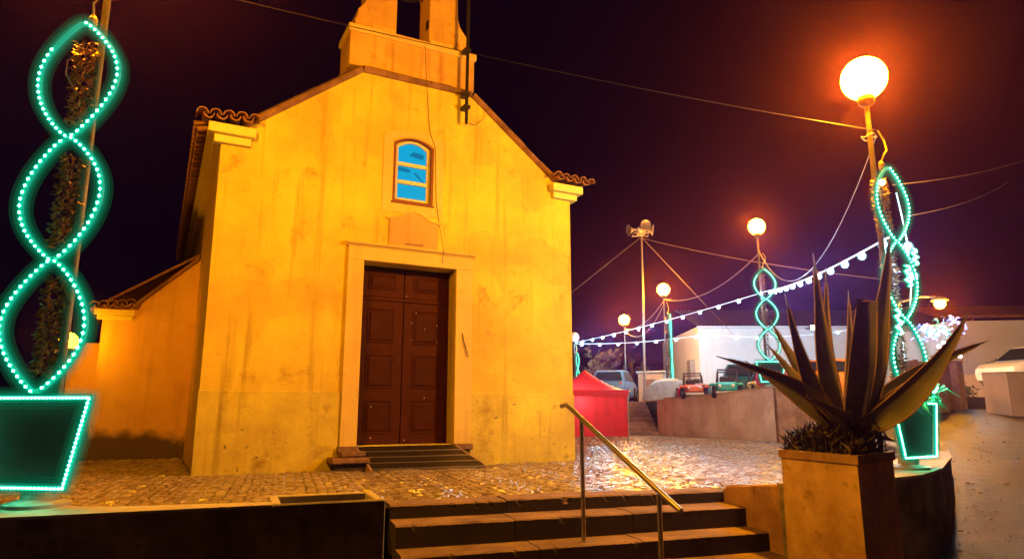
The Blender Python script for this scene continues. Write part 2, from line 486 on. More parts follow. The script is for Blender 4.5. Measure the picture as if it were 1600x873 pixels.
# terrace sheet under the cobbles
E_ = Vector((0.949, 0.315, 0)); N_ = Vector((0.315, -0.949, 0))       # along / out from the front steps
S0 = Vector((-1.45, 7.29, 0))
terrace_poly = [(-1.50, 7.27), (-1.55, 5.85), (-4.4, 5.0), (-25, -3.0), (-25, 60), (9.25, 60), (9.2, 19.8), (8.95, 18.2), (8.6, 16.6), (8.2, 15.0), (7.5, 12.9), (7.0, 11.8), (5.75, 9.8), (4.4, 8.1), (3.9, 7.7), (3.45, 7.28), (3.30, 7.12), (2.74, 8.70)]
bm = bmesh.new()
top = bm.faces.new([bm.verts.new((x, y, 0)) for x, y in terrace_poly])
bm.normal_update()
if top.normal.z < 0: top.normal_flip()
bmesh.ops.triangulate(bm, faces=[top])
me = bpy.data.meshes.new('terrace_pavement'); bm.to_mesh(me); bm.free()
me.materials.append(M['joint'])
terrace = link('terrace_pavement', me); terrace['kind'] = 'structure'

# upper terrace behind the retaining wall
struct('upper_terrace', MB().prism([(8.35, 21.5), (9.3, 21.0), (60, 21.0), (60, 120), (3.2, 120), (3.2, 33.6), (4.6, 31.4), (6.0, 31.4), (6.05, 28.0)], -0.5, 1.40), 'asphalt')

# --- cobbles laid in segmental arcs
chapel_fp = [(-0.05, -0.04), (6.95, -0.04), (6.95, 12.3), (-0.05, 12.3)]
def blocked(x, y):
    p = Vector((x, y, 0)) - F0
    s, d = p.dot(U), p.dot(V)
    if -0.06 < s < 6.96 and -0.05 < d < 13: return True
    if -1.9 < s < 0.1 and 4.4 < d < 9: return True
    if 2.55 < s < 4.75 and -0.75 < d < 0.1 and (d > -0.45 - (s - 2.6) * 0.13): return True
    q = Vector((x, y, 0)) - S0
    if q.dot(N_) > -0.36: 
        if x > -1.6: return True
    return False
def stone_shape(r, sx, sy, h):
    j = lambda a: r.uniform(-a, a)
    b = [(-sx, -sy), (sx, -sy), (sx, sy), (-sx, sy)]
    b = [(x + j(.006), y + j(.006)) for x, y in b]
    lo = [(x, y, -0.01) for x, y in b]
    mi = [(x, y, h * 0.45 + j(.002)) for x, y in b]
    hi = [(x * 0.78, y * 0.74, h + j(.005)) for x, y in b]
    return lo + mi + hi, [(0, 1, 5, 4), (1, 2, 6, 5), (2, 3, 7, 6), (3, 0, 4, 7), (4, 5, 9, 8), (5, 6, 10, 9), (6, 7, 11, 10), (7, 4, 8, 11), (8, 9, 10, 11)]
W = 1.05; Rr = 0.62; pitch = 0.118
ang = R(18.4)
au = Vector((math.cos(ang), math.sin(ang))); av = Vector((-math.sin(ang), math.cos(ang)))
stones = []
r = random.Random(3)
half = math.asin(W / 2 / Rr)
nper = int(round(2 * half * Rr / 0.126))
for ci in range(-11, 13):
    for k in range(-60, 190):
        for i in range(nper):
            t = -half + (i + 0.5) * 2 * half / nper
            lx = (ci + 0.5) * W + Rr * math.sin(t)
            ly = k * pitch + (Rr - Rr * math.cos(t)) * (1 if True else 0) + 0.02 * math.sin(ci * 2.1)
            lx += r.uniform(-.012, .012); ly += r.uniform(-.014, .014)
            x = lx * au.x + ly * av.x; y = lx * au.y + ly * av.y + 6.0
            if y > 27.8 or (y > 20 and x < 1.2) or x < -8.5 or y < 3.5: continue
            if not inpoly(x, y, terrace_poly) or blocked(x, y): continue
            stones.append((x, y, ang + t + r.uniform(-.08, .08), r.uniform(0.051, 0.059), r.uniform(0.046, 0.054), r.uniform(0.018, 0.034)))
def vis_key(s):
    x, y = s[0], s[1]
    if y <= 0 or x / y < -0.17 or x / y > 0.30: return 1e9
    return math.hypot(x, y)
stones.sort(key=vis_key)
protos = []
for k in range(8):
    vs, fs = stone_shape(r, 0.055, 0.050, 0.019 + 0.0021 * k)
    protos.append(MB().add(vs, fs).build('cobblestone', 'cobble', data=True))
for s in stones[:300]:
    o = link('cobblestone', protos[r.randrange(8)], terrace, (s[0], s[1], 0.0), (0, 0, s[2]))
    o.scale = (s[3] / .055, s[4] / .050, 1)
bmv = []; bmf = []; tones = []
for s in stones[300:]:
    vs, fs = stone_shape(r, s[3], s[4], s[5])
    c, sn = math.cos(s[2]), math.sin(s[2]); o0 = len(bmv); tn = r.random()
    bmv += [(s[0] + x * c - y * sn, s[1] + x * sn + y * c, z) for x, y, z in vs]
    bmf += [tuple(i + o0 for i in q) for q in fs]
    tones += [tn] * len(vs)
me = bpy.data.meshes.new('cobbles'); me.from_pydata(bmv, [], bmf); me.update()
at_ = me.attributes.new('tone', 'FLOAT', 'POINT'); at_.data.foreach_set('value', tones)
me.materials.append(M['cobble'])
o = link('cobbles', me, terrace); o['kind'] = 'stuff'

# ================================================================ FRONT STEPS, STRINGER, PARAPET, PLANTER
steps = thing('front_steps', S0, math.atan2(E_.y, E_.x), 'worn concrete steps leading up to the chapel terrace', 'steps')
L_ = 4.28
for k, (d0, d1, zt) in enumerate([(-0.36, 0.0, 0.032), (-0.05, 0.42, -0.11), (0.37, 0.80, -0.33), (0.75, 1.18, -0.53)]):
    # slabs butted with open joints, chipped along the nose
    rr = random.Random(40 + k)
    cuts = [0.18, 0.18 + 1.3 + rr.uniform(-.25, .25), 0.18 + 2.75 + rr.uniform(-.25, .25), L_]
    for c0, c1 in zip(cuts, cuts[1:]):
        n = 34; vs = []; fs = []
        dz = rr.uniform(-0.006, 0.006)
        for i in range(n + 1):
            x = c0 + 0.004 + (c1 - c0 - 0.008) * i / n
            dj = rr.uniform(-0.002, 0.002); zj = rr.uniform(-0.003, 0.002) + dz
            if rr.random() < .06: dj += 0.022; zj -= 0.010
            vs += [(x, -d0, zt + dz), (x, -d1 + 0.025, zt + zj * .6), (x, -d1 + max(dj, -.003), zt - 0.016 + zj), (x, -d1, zt - 0.075), (x, -d1, zt - 0.5)]
        for i in range(n):
            a = i * 5
            for j in range(4): fs.append((a + j, a + j + 1, a + 6 + j, a + 5 + j))
        fs.append((4, 3, 2, 1, 0)); fs.append(tuple(n * 5 + j for j in range(5)))
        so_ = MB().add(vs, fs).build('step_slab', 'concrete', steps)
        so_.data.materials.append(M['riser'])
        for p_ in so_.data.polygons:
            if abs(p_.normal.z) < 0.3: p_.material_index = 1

st = thing('stair_side_wall', (2.60, 8.66, 0), math.atan2(E_.y, E_.x), 'low stained side wall between the front steps and the agave planter', 'wall')
rr = random.Random(17); vs = []; fs = []
ks = [(-0.06, 0.0), (0.08, 0.085), (0.20, 0.11), (0.55, 0.15), (0.9, 0.185), (1.3, 0.225), (1.80, 0.27)]
for d, z in ks:
    j = rr.uniform(-.006, .006)
    vs += [(0.0, -d, -0.95), (0.0 + j, -d, z - 0.02), (0.02, -d, z + j), (0.27, -d, z + j * .5), (0.30, -d, z - 0.02), (0.30, -d, -0.95)]
for i in range(len(ks) - 1):
    for q in range(5): fs.append((i * 6 + q, i * 6 + q + 1, i * 6 + 7 + q, i * 6 + 6 + q))
fs.append((5, 4, 3, 2, 1, 0)); fs.append(tuple((len(ks) - 1) * 6 + q for q in range(6)))
MB().add(vs, fs).build('wall_body', 'stringer', st)

PW = Vector((-0.93, -0.367, 0)).normalized(); PB = Vector((-PW.y, PW.x, 0)) * -1
P0 = Vector((-1.01, 5.61, 0))
rz = math.atan2(-PW.y, -PW.x)
par = thing('parapet_wall', P0, rz, 'dark rendered parapet with a planting trough at its end, beside the steps', 'wall')
# local: x runs along the wall to the left as -x, y to the back
MB().box(-14, -0.86, 0, 0.14, -1.0, 0.285).build('wall_body', 'darkwall', par)
MB().prism([(-14, -0.02), (-0.86, -0.02), (-0.86, 0.16), (-1.9, 0.30), (-2.6, 0.62), (-14, 0.66)], 0.285, 0.305).build('coping', 'coping_low', par)
MB().prism([(-14, 0.14), (-2.0, 0.14), (-2.6, 0.60), (-14, 0.64)], -1.0, 0.285).build('backing', 'darkwall', par)
for nm, (x0, x1, y0, y1) in {'a': (-0.86, 0, 0, 0.07), 'b': (-0.07, 0, 0.07, 0.62), 'c': (-0.86, -0.07, 0.55, 0.62), 'd': (-0.86, -0.79, 0.07, 0.55)}.items():
    MB().box(x0, x1, y0, y1, -1.0, 0.30, 0.008).build('trough_wall', 'darkwall' if nm == 'a' else 'coping_low', par)
MB().box(-0.79, -0.07, 0.07, 0.55, -0.9, 0.17).build('soil', 'soil', par)
MB().box(-0.10, -0.01, 0.62, 1.75, -1.0, 0.02).build('end_wall', 'darkwall', par)

pc = [Vector((2.75, 5.53, 0)), Vector((3.34, 6.07, 0)), Vector((3.07, 6.95, 0)), Vector((2.48, 6.41, 0))]
cen = sum(pc, Vector()) / 4
pl = thing('planter_box', (cen.x, cen.y, -0.74), 0, 'square rendered planter holding the agave beside the steps', 'planter')
def ringpoly(k): return [cen + (p - cen) * k - cen for p in pc]
def lp(pts, z): return [(p.x, p.y, z + 0.74) for p in pts]
mb = MB(); a = lp(ringpoly(1.0), -0.9); b = lp(ringpoly(0.985), 0.575)
mb.hexa(a + b).build('body', 'planter', pl)
o1, i1 = ringpoly(1.03), ringpoly(0.84)
mb = MB()
vs = lp(o1, 0.575) + lp(o1, 0.645) + lp(i1, 0.645) + lp(i1, 0.575)
mb.add(vs, [(i, (i + 1) % 4, 4 + (i + 1) % 4, 4 + i) for i in range(4)] + [(4 + i, 4 + (i + 1) % 4, 8 + (i + 1) % 4, 8 + i) for i in range(4)] + [(8 + i, 8 + (i + 1) % 4, 12 + (i + 1) % 4, 12 + i) for i in range(4)]
       + [(12 + i, 12 + (i + 1) % 4, (i + 1) % 4, i) for i in range(4)])
mb.build('rim', 'stringer', pl)
MB().add(lp(ringpoly(0.86), 0.60), [(0, 1, 2, 3)]).build('soil', 'soil', pl)

# --- agave
AB = Vector((3.02, 6.22, 0.86))
ag = thing('agave', (AB.x, AB.y, 0.60), 0, 'large agave with long upright dark leaves in the square planter', 'plant')
A0 = Vector((AB.x, AB.y, 0.60))
def leaf(base, mid, tip, w, th=0.035, cut=False, face=None, cup=0.35):
    n = 14
    pts = bez(base, mid, tip, n)
    lr = random.Random(int(w * 1e5) + int(tip[0] * 100))
    bend = Vector((lr.uniform(-1, 1), lr.uniform(-.6, .6), 0)) * 0.035
    pts = [p + bend * math.sin(math.pi * 1.6 * i / n) * (i / n) for i, p in enumerate(pts)]
    mb = MB(); me_ = MB(); rings = []; el = []; er = []
    for i, p in enumerate(pts):
        t = i / n
        tg = (pts[min(i + 1, n)] - pts[max(i - 1, 0)]).normalized()
        fdir = Vector(face) if face else Vector((-0.1, -1, 0.25))
        side = tg.cross(fdir)
        if side.length < 1e-3: side = Vector((1, 0, 0))
        side.normalize(); nor = side.cross(tg).normalized()
        if cut: prof = 0.72 + 0.28 * math.sin(math.pi * min(t * 1.1, 1.0) * 0.9)
        else: prof = (0.66 + 0.36 * math.sin(math.pi * min(1, t * 1.25))) * (1 - t ** 3.6) + 0.012
        hw = w * prof; tt = th * (1 - 0.75 * t) + 0.004
        cp = cup * hw
        p = p - A0
        l = p - side * hw + nor * cp; rgt = p + side * hw + nor * cp
        rings.append([l, p - side * hw * .5 + nor * cp * .25, p, p + side * hw * .5 + nor * cp * .25, rgt,
                      p + side * hw * .5 + nor * (cp * .25 - tt), p - nor * tt * 1.3, p - side * hw * .5 + nor * (cp * .25 - tt)])
        el.append(l + nor * .002); er.append(rgt + nor * .002)
    k = 8; vs = [q for rg in rings for q in rg]; fs = []
    for i in range(n):
        for j in range(k): fs.append((i * k + j, i * k + (j + 1) % k, (i + 1) * k + (j + 1) % k, (i + 1) * k + j))
    fs.append(tuple(range(k))); fs.append(tuple(n * k + j for j in range(k - 1, -1, -1)))
    lf = mb.add(vs, fs).build('leaf', 'agave', ag, True)
    # horny margins with teeth, widened and brightened to paint in orange edge light
    mm = MB()
    for e, sg in ((el, -1), (er, 1)):
        mm.tube(e[:-1], [0.010 * (1 - 0.5 * i / n) for i in range(n)], 5)
        for i in range(1, n - 1):
            for q in (0.0, 0.33, 0.66):
                p = e[i].lerp(e[i + 1], q); d = (e[i + 1] - e[i]).normalized()
                o_ = (e[i] - (pts[i] - A0)).normalized()
                a_ = p + o_ * 0.018 + d * 0.004
                mm.add([p - d * .007, p + d * .007, a_, p + Vector((0, -.004, 0))], [(0, 1, 2), (0, 3, 2), (1, 3, 2)])
    mm.build('leaf_margin', 'agave_edge', lf)
    return lf
B = lambda dx, dy, dz=0: (AB.x + dx, AB.y + dy, AB.z + dz)
leaf(B(-.10, -.10), (2.66, 6.0, 1.22), (1.84, 5.95, 1.47), 0.062)
leaf(B(-.08, -.06), (2.60, 6.02, 1.02), (2.45, 5.95, 2.03), 0.078)
leaf(B(-.06, .0), (2.80, 6.08, 1.22), (2.79, 6.1, 2.44), 0.086)
leaf(B(-.02, .08), (2.96, 6.40, 1.20), (3.12, 6.6, 2.40), 0.060)
leaf(B(.04, -.04, .02), (3.11, 6.05, 1.35), (3.25, 6.05, 1.98), 0.112, cut=True)
leaf(B(.10, .02), (3.30, 6.15, 1.30), (3.57, 6.15, 2.62), 0.112)
leaf(B(.06, .12), (3.30, 6.6, 1.2), (3.44, 6.75, 2.20), 0.055)
leaf(B(.12, -.10), (3.50, 5.92, 0.98), (4.08, 5.95, 1.86), 0.108, face=(-0.5, -1, 0.3))
leaf(B(.12, .06), (3.62, 6.4, 1.32), (4.58, 6.45, 1.66), 0.075)
leaf(B(.14, -.02), (3.42, 6.0, 1.06), (3.78, 6.05, 1.42), 0.085, face=(-0.4, -1, 0.5))
leaf(B(-.12, .06), (2.72, 6.3, 1.02), (2.22, 6.35, 1.46), 0.06)
leaf(B(-.02, .12), (2.88, 6.6, 1.15), (2.70, 6.9, 1.92), 0.075)
leaf(B(-.04, .10), (2.86, 6.5, 1.10), (2.52, 6.7, 1.66), 0.065)
leaf(B(.08, .14), (3.42, 6.6, 1.05), (3.86, 6.8, 1.82), 0.07)
leaf(B(-.05, -.13), (2.86, 5.86, 0.92), (2.48, 5.70, 1.12), 0.055)
MB().lathe([(0.10, 0.02), (0.16, 0.08), (0.18, 0.24), (0.13, 0.38), (0.05, 0.44)], 12).build('heart', 'agave', ag, True)
# coloured ribbon on the cut leaf tip
MB().tube([(0.14, -0.16, 1.36), (0.20, -0.18, 1.375), (0.26, -0.18, 1.365), (0.31, -0.16, 1.37)], 0.012, 6).build('cut_tip', 'yellow', ag)

# succulents filling the planter
mb = MB(); rr = random.Random(5)
for _ in range(900):
    a_, b_ = rr.uniform(.05, .95), rr.uniform(.03, .97)
    p = pc[0] + (pc[1] - pc[0]) * a_ + (pc[3] - pc[0]) * b_
    d = (p - AB); d.z = 0
    h = 0.61 + rr.uniform(0, 0.30) * (1.2 - 0.8 * min(1, d.length / .6))
    ax = Vector((rr.uniform(-1, 1), rr.uniform(-1, 1), rr.uniform(.3, 1.2))).normalized()
    ln = rr.uniform(.06, .13); sd = ax.orthogonal().normalized() * rr.uniform(.012, .022); nn = ax.cross(sd).normalized() * 0.008
    q = Vector((p.x, p.y, h))
    mb.add([q - sd, q + nn, q + sd, q - nn, q + ax * ln], [(0, 1, 4), (1, 2, 4), (2, 3, 4), (3, 0, 4)])
    if rr.random() < .4:
        mb.tube([(p.x, p.y, .58), q], 0.006, 4)
o = mb.build('succulent_ground_cover', 'succulent')
tag(o, 'dark low succulents filling the planter under the agave', 'plant', kind='stuff')

# --- low boundary wall along the road
bw = thing('boundary_wall', (4.07, 7.44, 0), 0, 'curved low wall with flat pale top, running from the planter along the road', 'wall')
inn = []
for i, (x, y) in enumerate(bwall):
    a_ = Vector(bwall[max(i - 1, 0)]); b_ = Vector(bwall[min(i + 1, len(bwall) - 1)])
    t = (b_ - a_).normalized(); wd = 0.62 if i < 7 else 0.45
    inn.append((x - t.y * wd, y + t.x * wd))
def strip(z0, z1, k_out=0.0):
    vs = []; fs = []; n = len(bwall)
    for (x, y), (xi, yi) in zip(bwall, inn):
        d = Vector((x - xi, y - yi)).normalized() * k_out
        vs += [(x + d.x - 4.07, y + d.y - 7.44, z0), (x + d.x - 4.07, y + d.y - 7.44, z1), (xi - d.x - 4.07, yi - d.y - 7.44, z1), (xi - d.x - 4.07, yi - d.y - 7.44, z0)]
    for i in range(n - 1):
        for j in range(4): fs.append((i * 4 + j, i * 4 + (j + 1) % 4, i * 4 + 4 + (j + 1) % 4, i * 4 + 4 + j))
    fs.append((0, 1, 2, 3)); fs.append(tuple((n - 1) * 4 + j for j in (3, 2, 1, 0)))
    return MB().add(vs, fs)
strip(-1.2, 0.265).build('wall_body', 'darkwall', bw)
strip(0.265, 0.300, 0.02).build('coping', 'coping_low', bw)

# --- hand rail
hr = thing('handrail', (0.74, 7.31, -0.33), 0, 'steel handrail with two posts standing on the front steps', 'handrail')
def hl(x, y, z): return (x - 0.74, y - 7.31, z + 0.33)
MB().tube([hl(0.555, 7.66, 1.045), hl(0.60, 7.58, 1.06), hl(0.66, 7.47, 1.005), hl(0.74, 7.31, 0.91), hl(1.31, 6.19, 0.29), hl(1.43, 5.95, 0.165)], 0.026, 12).build('rail', 'steel', hr, True)
MB().tube([hl(0.74, 7.31, -0.33), hl(0.74, 7.31, 0.895)], 0.023, 12).build('post', 'steel', hr, True)
MB().tube([hl(1.30, 6.20, -0.75), hl(1.30, 6.20, 0.275)], 0.023, 12).build('post', 'steel', hr, True)

# ================================================================ CHAPEL
chapel = thing('chapel', F0, AZ, 'plastered chapel with bell gable, panelled door and small blue lit window', 'chapel')
CW = 6.88; CM = CW / 2
def arc_top(x0, x1, z, rise, n=8):
    c = (x0 + x1) / 2; h = (x1 - x0) / 2
    return [(x1 - (x1 - x0) * i / n, z + rise * (1 - ((x1 - (x1 - x0) * i / n - c) / h) ** 2)) for i in range(n + 1)]
def slab_with_holes(outline, holes, y0, y1):
    bm = bmesh.new(); es = []
    for lp_ in [outline] + holes:
        vv = [bm.verts.new((x, y0, z)) for x, z in lp_]
        for i in range(len(vv)): es.append(bm.edges.new((vv[i], vv[(i + 1) % len(vv)])))
    bmesh.ops.triangle_fill(bm, use_beauty=True, use_dissolve=False, edges=es, normal=(0, -1, 0))
    ex = bmesh.ops.extrude_face_region(bm, geom=bm.faces[:])
    for v in [g_ for g_ in ex['geom'] if isinstance(g_, bmesh.types.BMVert)]: v.co.y = y1
    bmesh.ops.recalc_face_normals(bm, faces=bm.faces[:])
    bm.verts.index_update()
    mb = MB().add([v.co for v in bm.verts], [[v.index for v in f.verts] for f in bm.faces]); bm.free(); return mb
out = [(0, -0.3), (CW, -0.3), (CW, 5.62), (6.45, 5.76), (4.55, 7.24), (2.33, 7.24), (0.43, 5.76), (0, 5.62)]
door_hole = [(2.49, 0.40), (4.27, 0.40), (4.27, 3.63), (2.49, 3.63)]
win_hole = [(2.98, 4.82), (3.77, 4.82)] + arc_top(2.98, 3.77, 5.98, 0.13)
slab_with_holes(out, [door_hole, win_hole], 0, 0.55).build('front_wall', 'plaster', chapel)
# nave behind it
MB().box(0.02, 0.5, 0.552, 12.0, -0.3, 5.60).build('side_wall', 'sidewall', chapel)
MB().box(CW - 0.5, CW - 0.02, 0.552, 12.0, -0.3, 5.60).build('side_wall', 'sidewall', chapel)
MB().box(0.5, CW - 0.5, 11.5, 11.99, -0.3, 5.6).build('rear_wall', 'sidewall', chapel)
MB().box(1.6, CW - 1.6, 0.95, 1.0, 0, 6.4).build('inner_screen', 'black_iron', chapel)
# plinth bands, with a shallow joint above
for x0, x1 in ((-0.015, 2.185), (4.605, CW + 0.015)):
    m_ = MB()
    m_.add([(x0, -0.022, -0.3), (x1, -0.022, -0.3), (x1, -0.022, 1.295), (x0, -0.022, 1.295), (x0, -0.001, 1.312), (x1, -0.001, 1.312), (x0, 0.0, -0.3), (x1, 0.0, -0.3)],
           [(0, 1, 2, 3), (3, 2, 5, 4), (0, 3, 4, 6), (1, 7, 5, 2)])
    m_.build('plinth', 'plinth', chapel)
# door surround
MB().box(2.20, 2.49, -0.06, 0.30, 0.40, 3.63, 0.006).build('door_jamb', 'frame_stone', chapel)
MB().box(4.27, 4.60, -0.06, 0.30, 0.40, 3.63, 0.006).build('door_jamb', 'frame_stone', chapel)
MB().box(2.20, 4.60, -0.062, 0.30, 3.632, 3.875, 0.006).build('door_lintel', 'frame_stone', chapel)
hood = [(0, 3.876), (-0.075, 3.876), (-0.085, 3.895), (-0.13, 3.905), (-0.14, 3.935), (-0.12, 3.95), (0, 3.965)]
vs = [(2.16, y, z) for y, z in hood] + [(4.64, y, z) for y, z in hood]; k = len(hood)
MB().add(vs, [tuple(range(k)), tuple(range(2 * k - 1, k - 1, -1))] + [(i, k + i, k + (i + 1) % k, (i + 1) % k) for i in range(k)]).build('door_hood', 'frame_stone', chapel)
MB().box(2.16, 2.52, -0.10, 0.0, 0.30, 0.398, 0.012).build('jamb_base', 'dark_stone', chapel)
MB().box(4.25, 4.64, -0.10, 0.0, 0.30, 0.398, 0.012).build('jamb_base', 'dark_stone', chapel)
# door: two leaves, a transom and two fixed panels above
def panel(x0, x1, z0, z1, par_, y=0.335):
    MB().add([(x0, y + .03, z0), (x1, y + .03, z0), (x1, y + .03, z1), (x0, y + .03, z1),
              (x0 + .035, y - .004, z0 + .035), (x1 - .035, y - .004, z0 + .035), (x1 - .035, y - .004, z1 - .035), (x0 + .035, y - .004, z1 - .035),
              (x0 + .06, y + .008, z0 + .06), (x1 - .06, y + .008, z0 + .06), (x1 - .06, y + .008, z1 - .06), (x0 + .06, y + .008, z1 - .06),
              (x0 + .10, y - .012, z0 + .10), (x1 - .10, y - .012, z0 + .10), (x1 - .10, y - .012, z1 - .10), (x0 + .10, y - .012, z1 - .10)],
             [(0, 1, 5, 4), (1, 2, 6, 5), (2, 3, 7, 6), (3, 0, 4, 7), (4, 5, 9, 8), (5, 6, 10, 9), (6, 7, 11, 10), (7, 4, 8, 11),
              (8, 9, 13, 12), (9, 10, 14, 13), (10, 11, 15, 14), (11, 8, 12, 15), (12, 13, 14, 15)]).build('panel', 'door_dark', par_)
for x0, x1 in ((2.52, 3.372), (3.388, 4.24)):
    lf = MB().box(x0, x1, 0.345, 0.40, 0.41, 2.98, 0.006).build('door_leaf', 'door', chapel)
    for z0, z1 in ((0.56, 1.20), (1.36, 2.02), (2.18, 2.86)):
        panel(x0 + 0.15, x1 - 0.15, z0, z1, lf)
    tp = MB().box(x0, x1, 0.346, 0.40, 3.06, 3.615, 0.006).build('transom_panel', 'door', chapel)
    panel(x0 + 0.15, x1 - 0.13, 3.17, 3.50, tp)
MB().box(2.50, 4.26, 0.325, 0.41, 2.985, 3.055, 0.008).build('transom_bar', 'door', chapel)
MB().box(2.491, 2.518, 0.30, 0.42, 0.405, 3.62).build('door_stile', 'door', chapel)
MB().box(4.242, 4.269, 0.30, 0.42, 0.405, 3.62).build('door_stile', 'door', chapel)
for x, z in ((3.62, 2.80), (3.54, 2.60), (4.04, 2.58), (3.80, 2.50), (3.54, 2.28), (4.04, 2.27), (3.82, 1.22), (3.45, 0.47), (2.83, 0.52), (2.82, 1.06), (3.42, 3.10)):
    MB().ball((x, 0.322, z), 0.011, 6, 4).build('tack', 'tack', chapel)
MB().tube([(4.40, -0.075, 2.42), (4.43, -0.10, 2.25), (4.53, -0.10, 1.98), (4.50, -0.09, 1.97), (4.40, -0.07, 2.40)], 0.006, 5).build('door_hook', 'black_iron', chapel)

# small arched window
win = MB().box(2.90, 3.85, 0.30, 0.34, 4.70, 6.20).build('window', 'black_iron', chapel)
def arch_frame(x0, x1, z0, zt, rise, w, y0, y1):
    o_ = [(x0, z0), (x1, z0)] + arc_top(x0, x1, zt, rise)
    i_ = [(x0 + w, z0 + w), (x1 - w, z0 + w)] + arc_top(x0 + w, x1 - w, zt - w * .6, rise)
    n = len(o_)
    vs = [(x, y0, z) for x, z in o_] + [(x, y0, z) for x, z in i_] + [(x, y1, z) for x, z in o_] + [(x, y1, z) for x, z in i_]
    fs = []
    for i in range(n):
        j = (i + 1) % n
        fs += [(i, j, n + j, n + i), (2 * n + i, 3 * n + i, 3 * n + j, 2 * n + j), (i, 2 * n + i, 2 * n + j, j), (n + i, n + j, 3 * n + j, 3 * n + i)]
    return MB().add(vs, fs)
arch_frame(2.978, 3.772, 4.818, 5.982, 0.132, 0.042, -0.012, 0.20).build('frame', 'brown_frame', win)
arch_frame(3.022, 3.728, 4.862, 5.955, 0.12, 0.062, 0.06, 0.19).build('sash', 'cream_paint', win)
for z in (5.245, 5.60):
    MB().box(3.082, 3.668, 0.065, 0.185, z - 0.036, z + 0.036, 0.006).build('glazing_bar', 'cream_paint', win)
for z0, z1, rise in ((4.92, 5.212, 0), (5.278, 5.567, 0), (5.633, 5.92, 0.12)):
    if rise: poly = [(3.08, z0), (3.67, z0)] + arc_top(3.08, 3.67, z1, rise)
    else: poly = [(3.08, z0), (3.67, z0), (3.67, z1), (3.08, z1)]
    MB().vprism(poly, 0.12, 0.126).build('pane', 'pane', win)
MB().vprism([(3.32, 5.80), (3.60, 5.76), (3.62, 5.86), (3.40, 5.89)], 0.112, 0.118).build('pane_reflection', 'pane_dark', win)  # reflections in the glass, built as thin darker shapes
MB().vprism([(3.09, 5.47), (3.34, 5.46), (3.34, 5.53), (3.09, 5.55)], 0.112, 0.118).build('pane_reflection', 'pane_dark', win)
MB().vprism([(3.42, 5.46), (3.62, 5.29), (3.65, 5.29), (3.46, 5.48)], 0.112, 0.118).build('pane_reflection', 'pane_dark', win)
MB().box(2.95, 3.80, -0.035, 0.0, 4.785, 4.817, 0.005).build('sill', 'brown_frame', win)
arch_frame(2.78, 3.97, 4.60, 6.13, 0.12, 0.19, -0.014, -0.0005).build('surround', 'frame_stone', win)

# carved plaque over the door
pq = [(2.94, 3.97), (3.88, 3.97), (3.88, 4.46), (3.68, 4.50), (3.56, 4.60), (3.41, 4.64), (3.26, 4.60), (3.14, 4.50), (2.94, 4.46)]
plq = MB().vprism(pq, -0.03, 0.0).build('plaque', 'plaque', chapel)
MB().tube([(2.88, -0.03, 4.475), (3.12, -0.03, 4.515), (3.25, -0.03, 4.615), (3.41, -0.03, 4.655), (3.57, -0.03, 4.615), (3.70, -0.03, 4.515), (3.94, -0.03, 4.475)], 0.024, 6).build('moulding', 'frame_stone', plq)
MB().box(3.24, 3.60, -0.042, -0.031, 4.01, 4.03).build('ledge', 'dark_stone', plq)
rr = random.Random(9)
for _ in range(9):
    x, z = rr.uniform(3.15, 3.65), rr.uniform(4.12, 4.42)
    MB().tube([(x, -0.031, z), (x + rr.uniform(.03, .09), -0.034, z + rr.uniform(-.03, .03)), (x + rr.uniform(.08, .15), -0.031, z + rr.uniform(-.05, .04))], 0.010, 5).build('relief', 'plaque', plq)

# gable coping in stones
def coping_run(a, b, n):
    a, b = Vector((a[0], 0, a[1])), Vector((b[0], 0, b[1]))
    d = (b - a); L = d.length; d.normalize(); up = Vector((-d.z, 0, d.x))
    if up.z < 0: up = -up
    rr = random.Random(int(L * 100))
    for i in range(n):
        p, q = a + d * (L * i / n + 0.004), a + d * (L * (i + 1) / n - 0.004)
        j = rr.uniform(-.006, .006)
        t0, t1, t2 = 0.0, 0.085 + j, 0.13 + j
        y0, y1 = -0.085 + rr.uniform(-.008, .008), 0.60
        vs = []
        for e in (p, q):
            vs += [e + Vector((0, y0 + .045, 0)), e + up * .03 + Vector((0, y0, 0)), e + up * t1 + Vector((0, y0, 0)), e + up * t2 + Vector((0, y0 + .06, 0)), e + up * t2 + Vector((0, y1, 0)), e + Vector((0, y1, 0))]
        k = 6
        MB().add(vs, [tuple(range(k)), tuple(range(2 * k - 1, k - 1, -1))] + [(m, k + m, k + (m + 1) % k, (m + 1) % k) for m in range(k)]).build('coping_stone', 'coping', chapel)
coping_run((0.40, 5.74), (2.33, 7.24), 5)
coping_run((2.33, 7.245), (4.55, 7.245), 5)
coping_run((4.55, 7.24), (6.48, 5.74), 5)
# corner cornices
for sgn in (-1, 1):
    def X(a): return a if sgn < 0 else CW - a
    for (xa, xb, yo, z0, z1) in ((-0.12, 0.46, -0.11, 5.37, 5.50), (-0.22, 0.52, -0.20, 5.505, 5.67)):
        x0, x1 = sorted((X(xa), X(xb)))
        MB().box(x0, x1, yo, 0.0, z0, z1, 0.012).build('cornice', 'cornice', chapel)
    for (xa, xb, z0, z1) in ((-0.12, 0.02, 5.37, 5.50), (-0.22, 0.02, 5.505, 5.60)):
        x0, x1 = sorted((X(xa), X(xb)))
        MB().box(x0, x1, 0.002, 12.0, z0, z1).build('cornice', 'cornice', chapel)
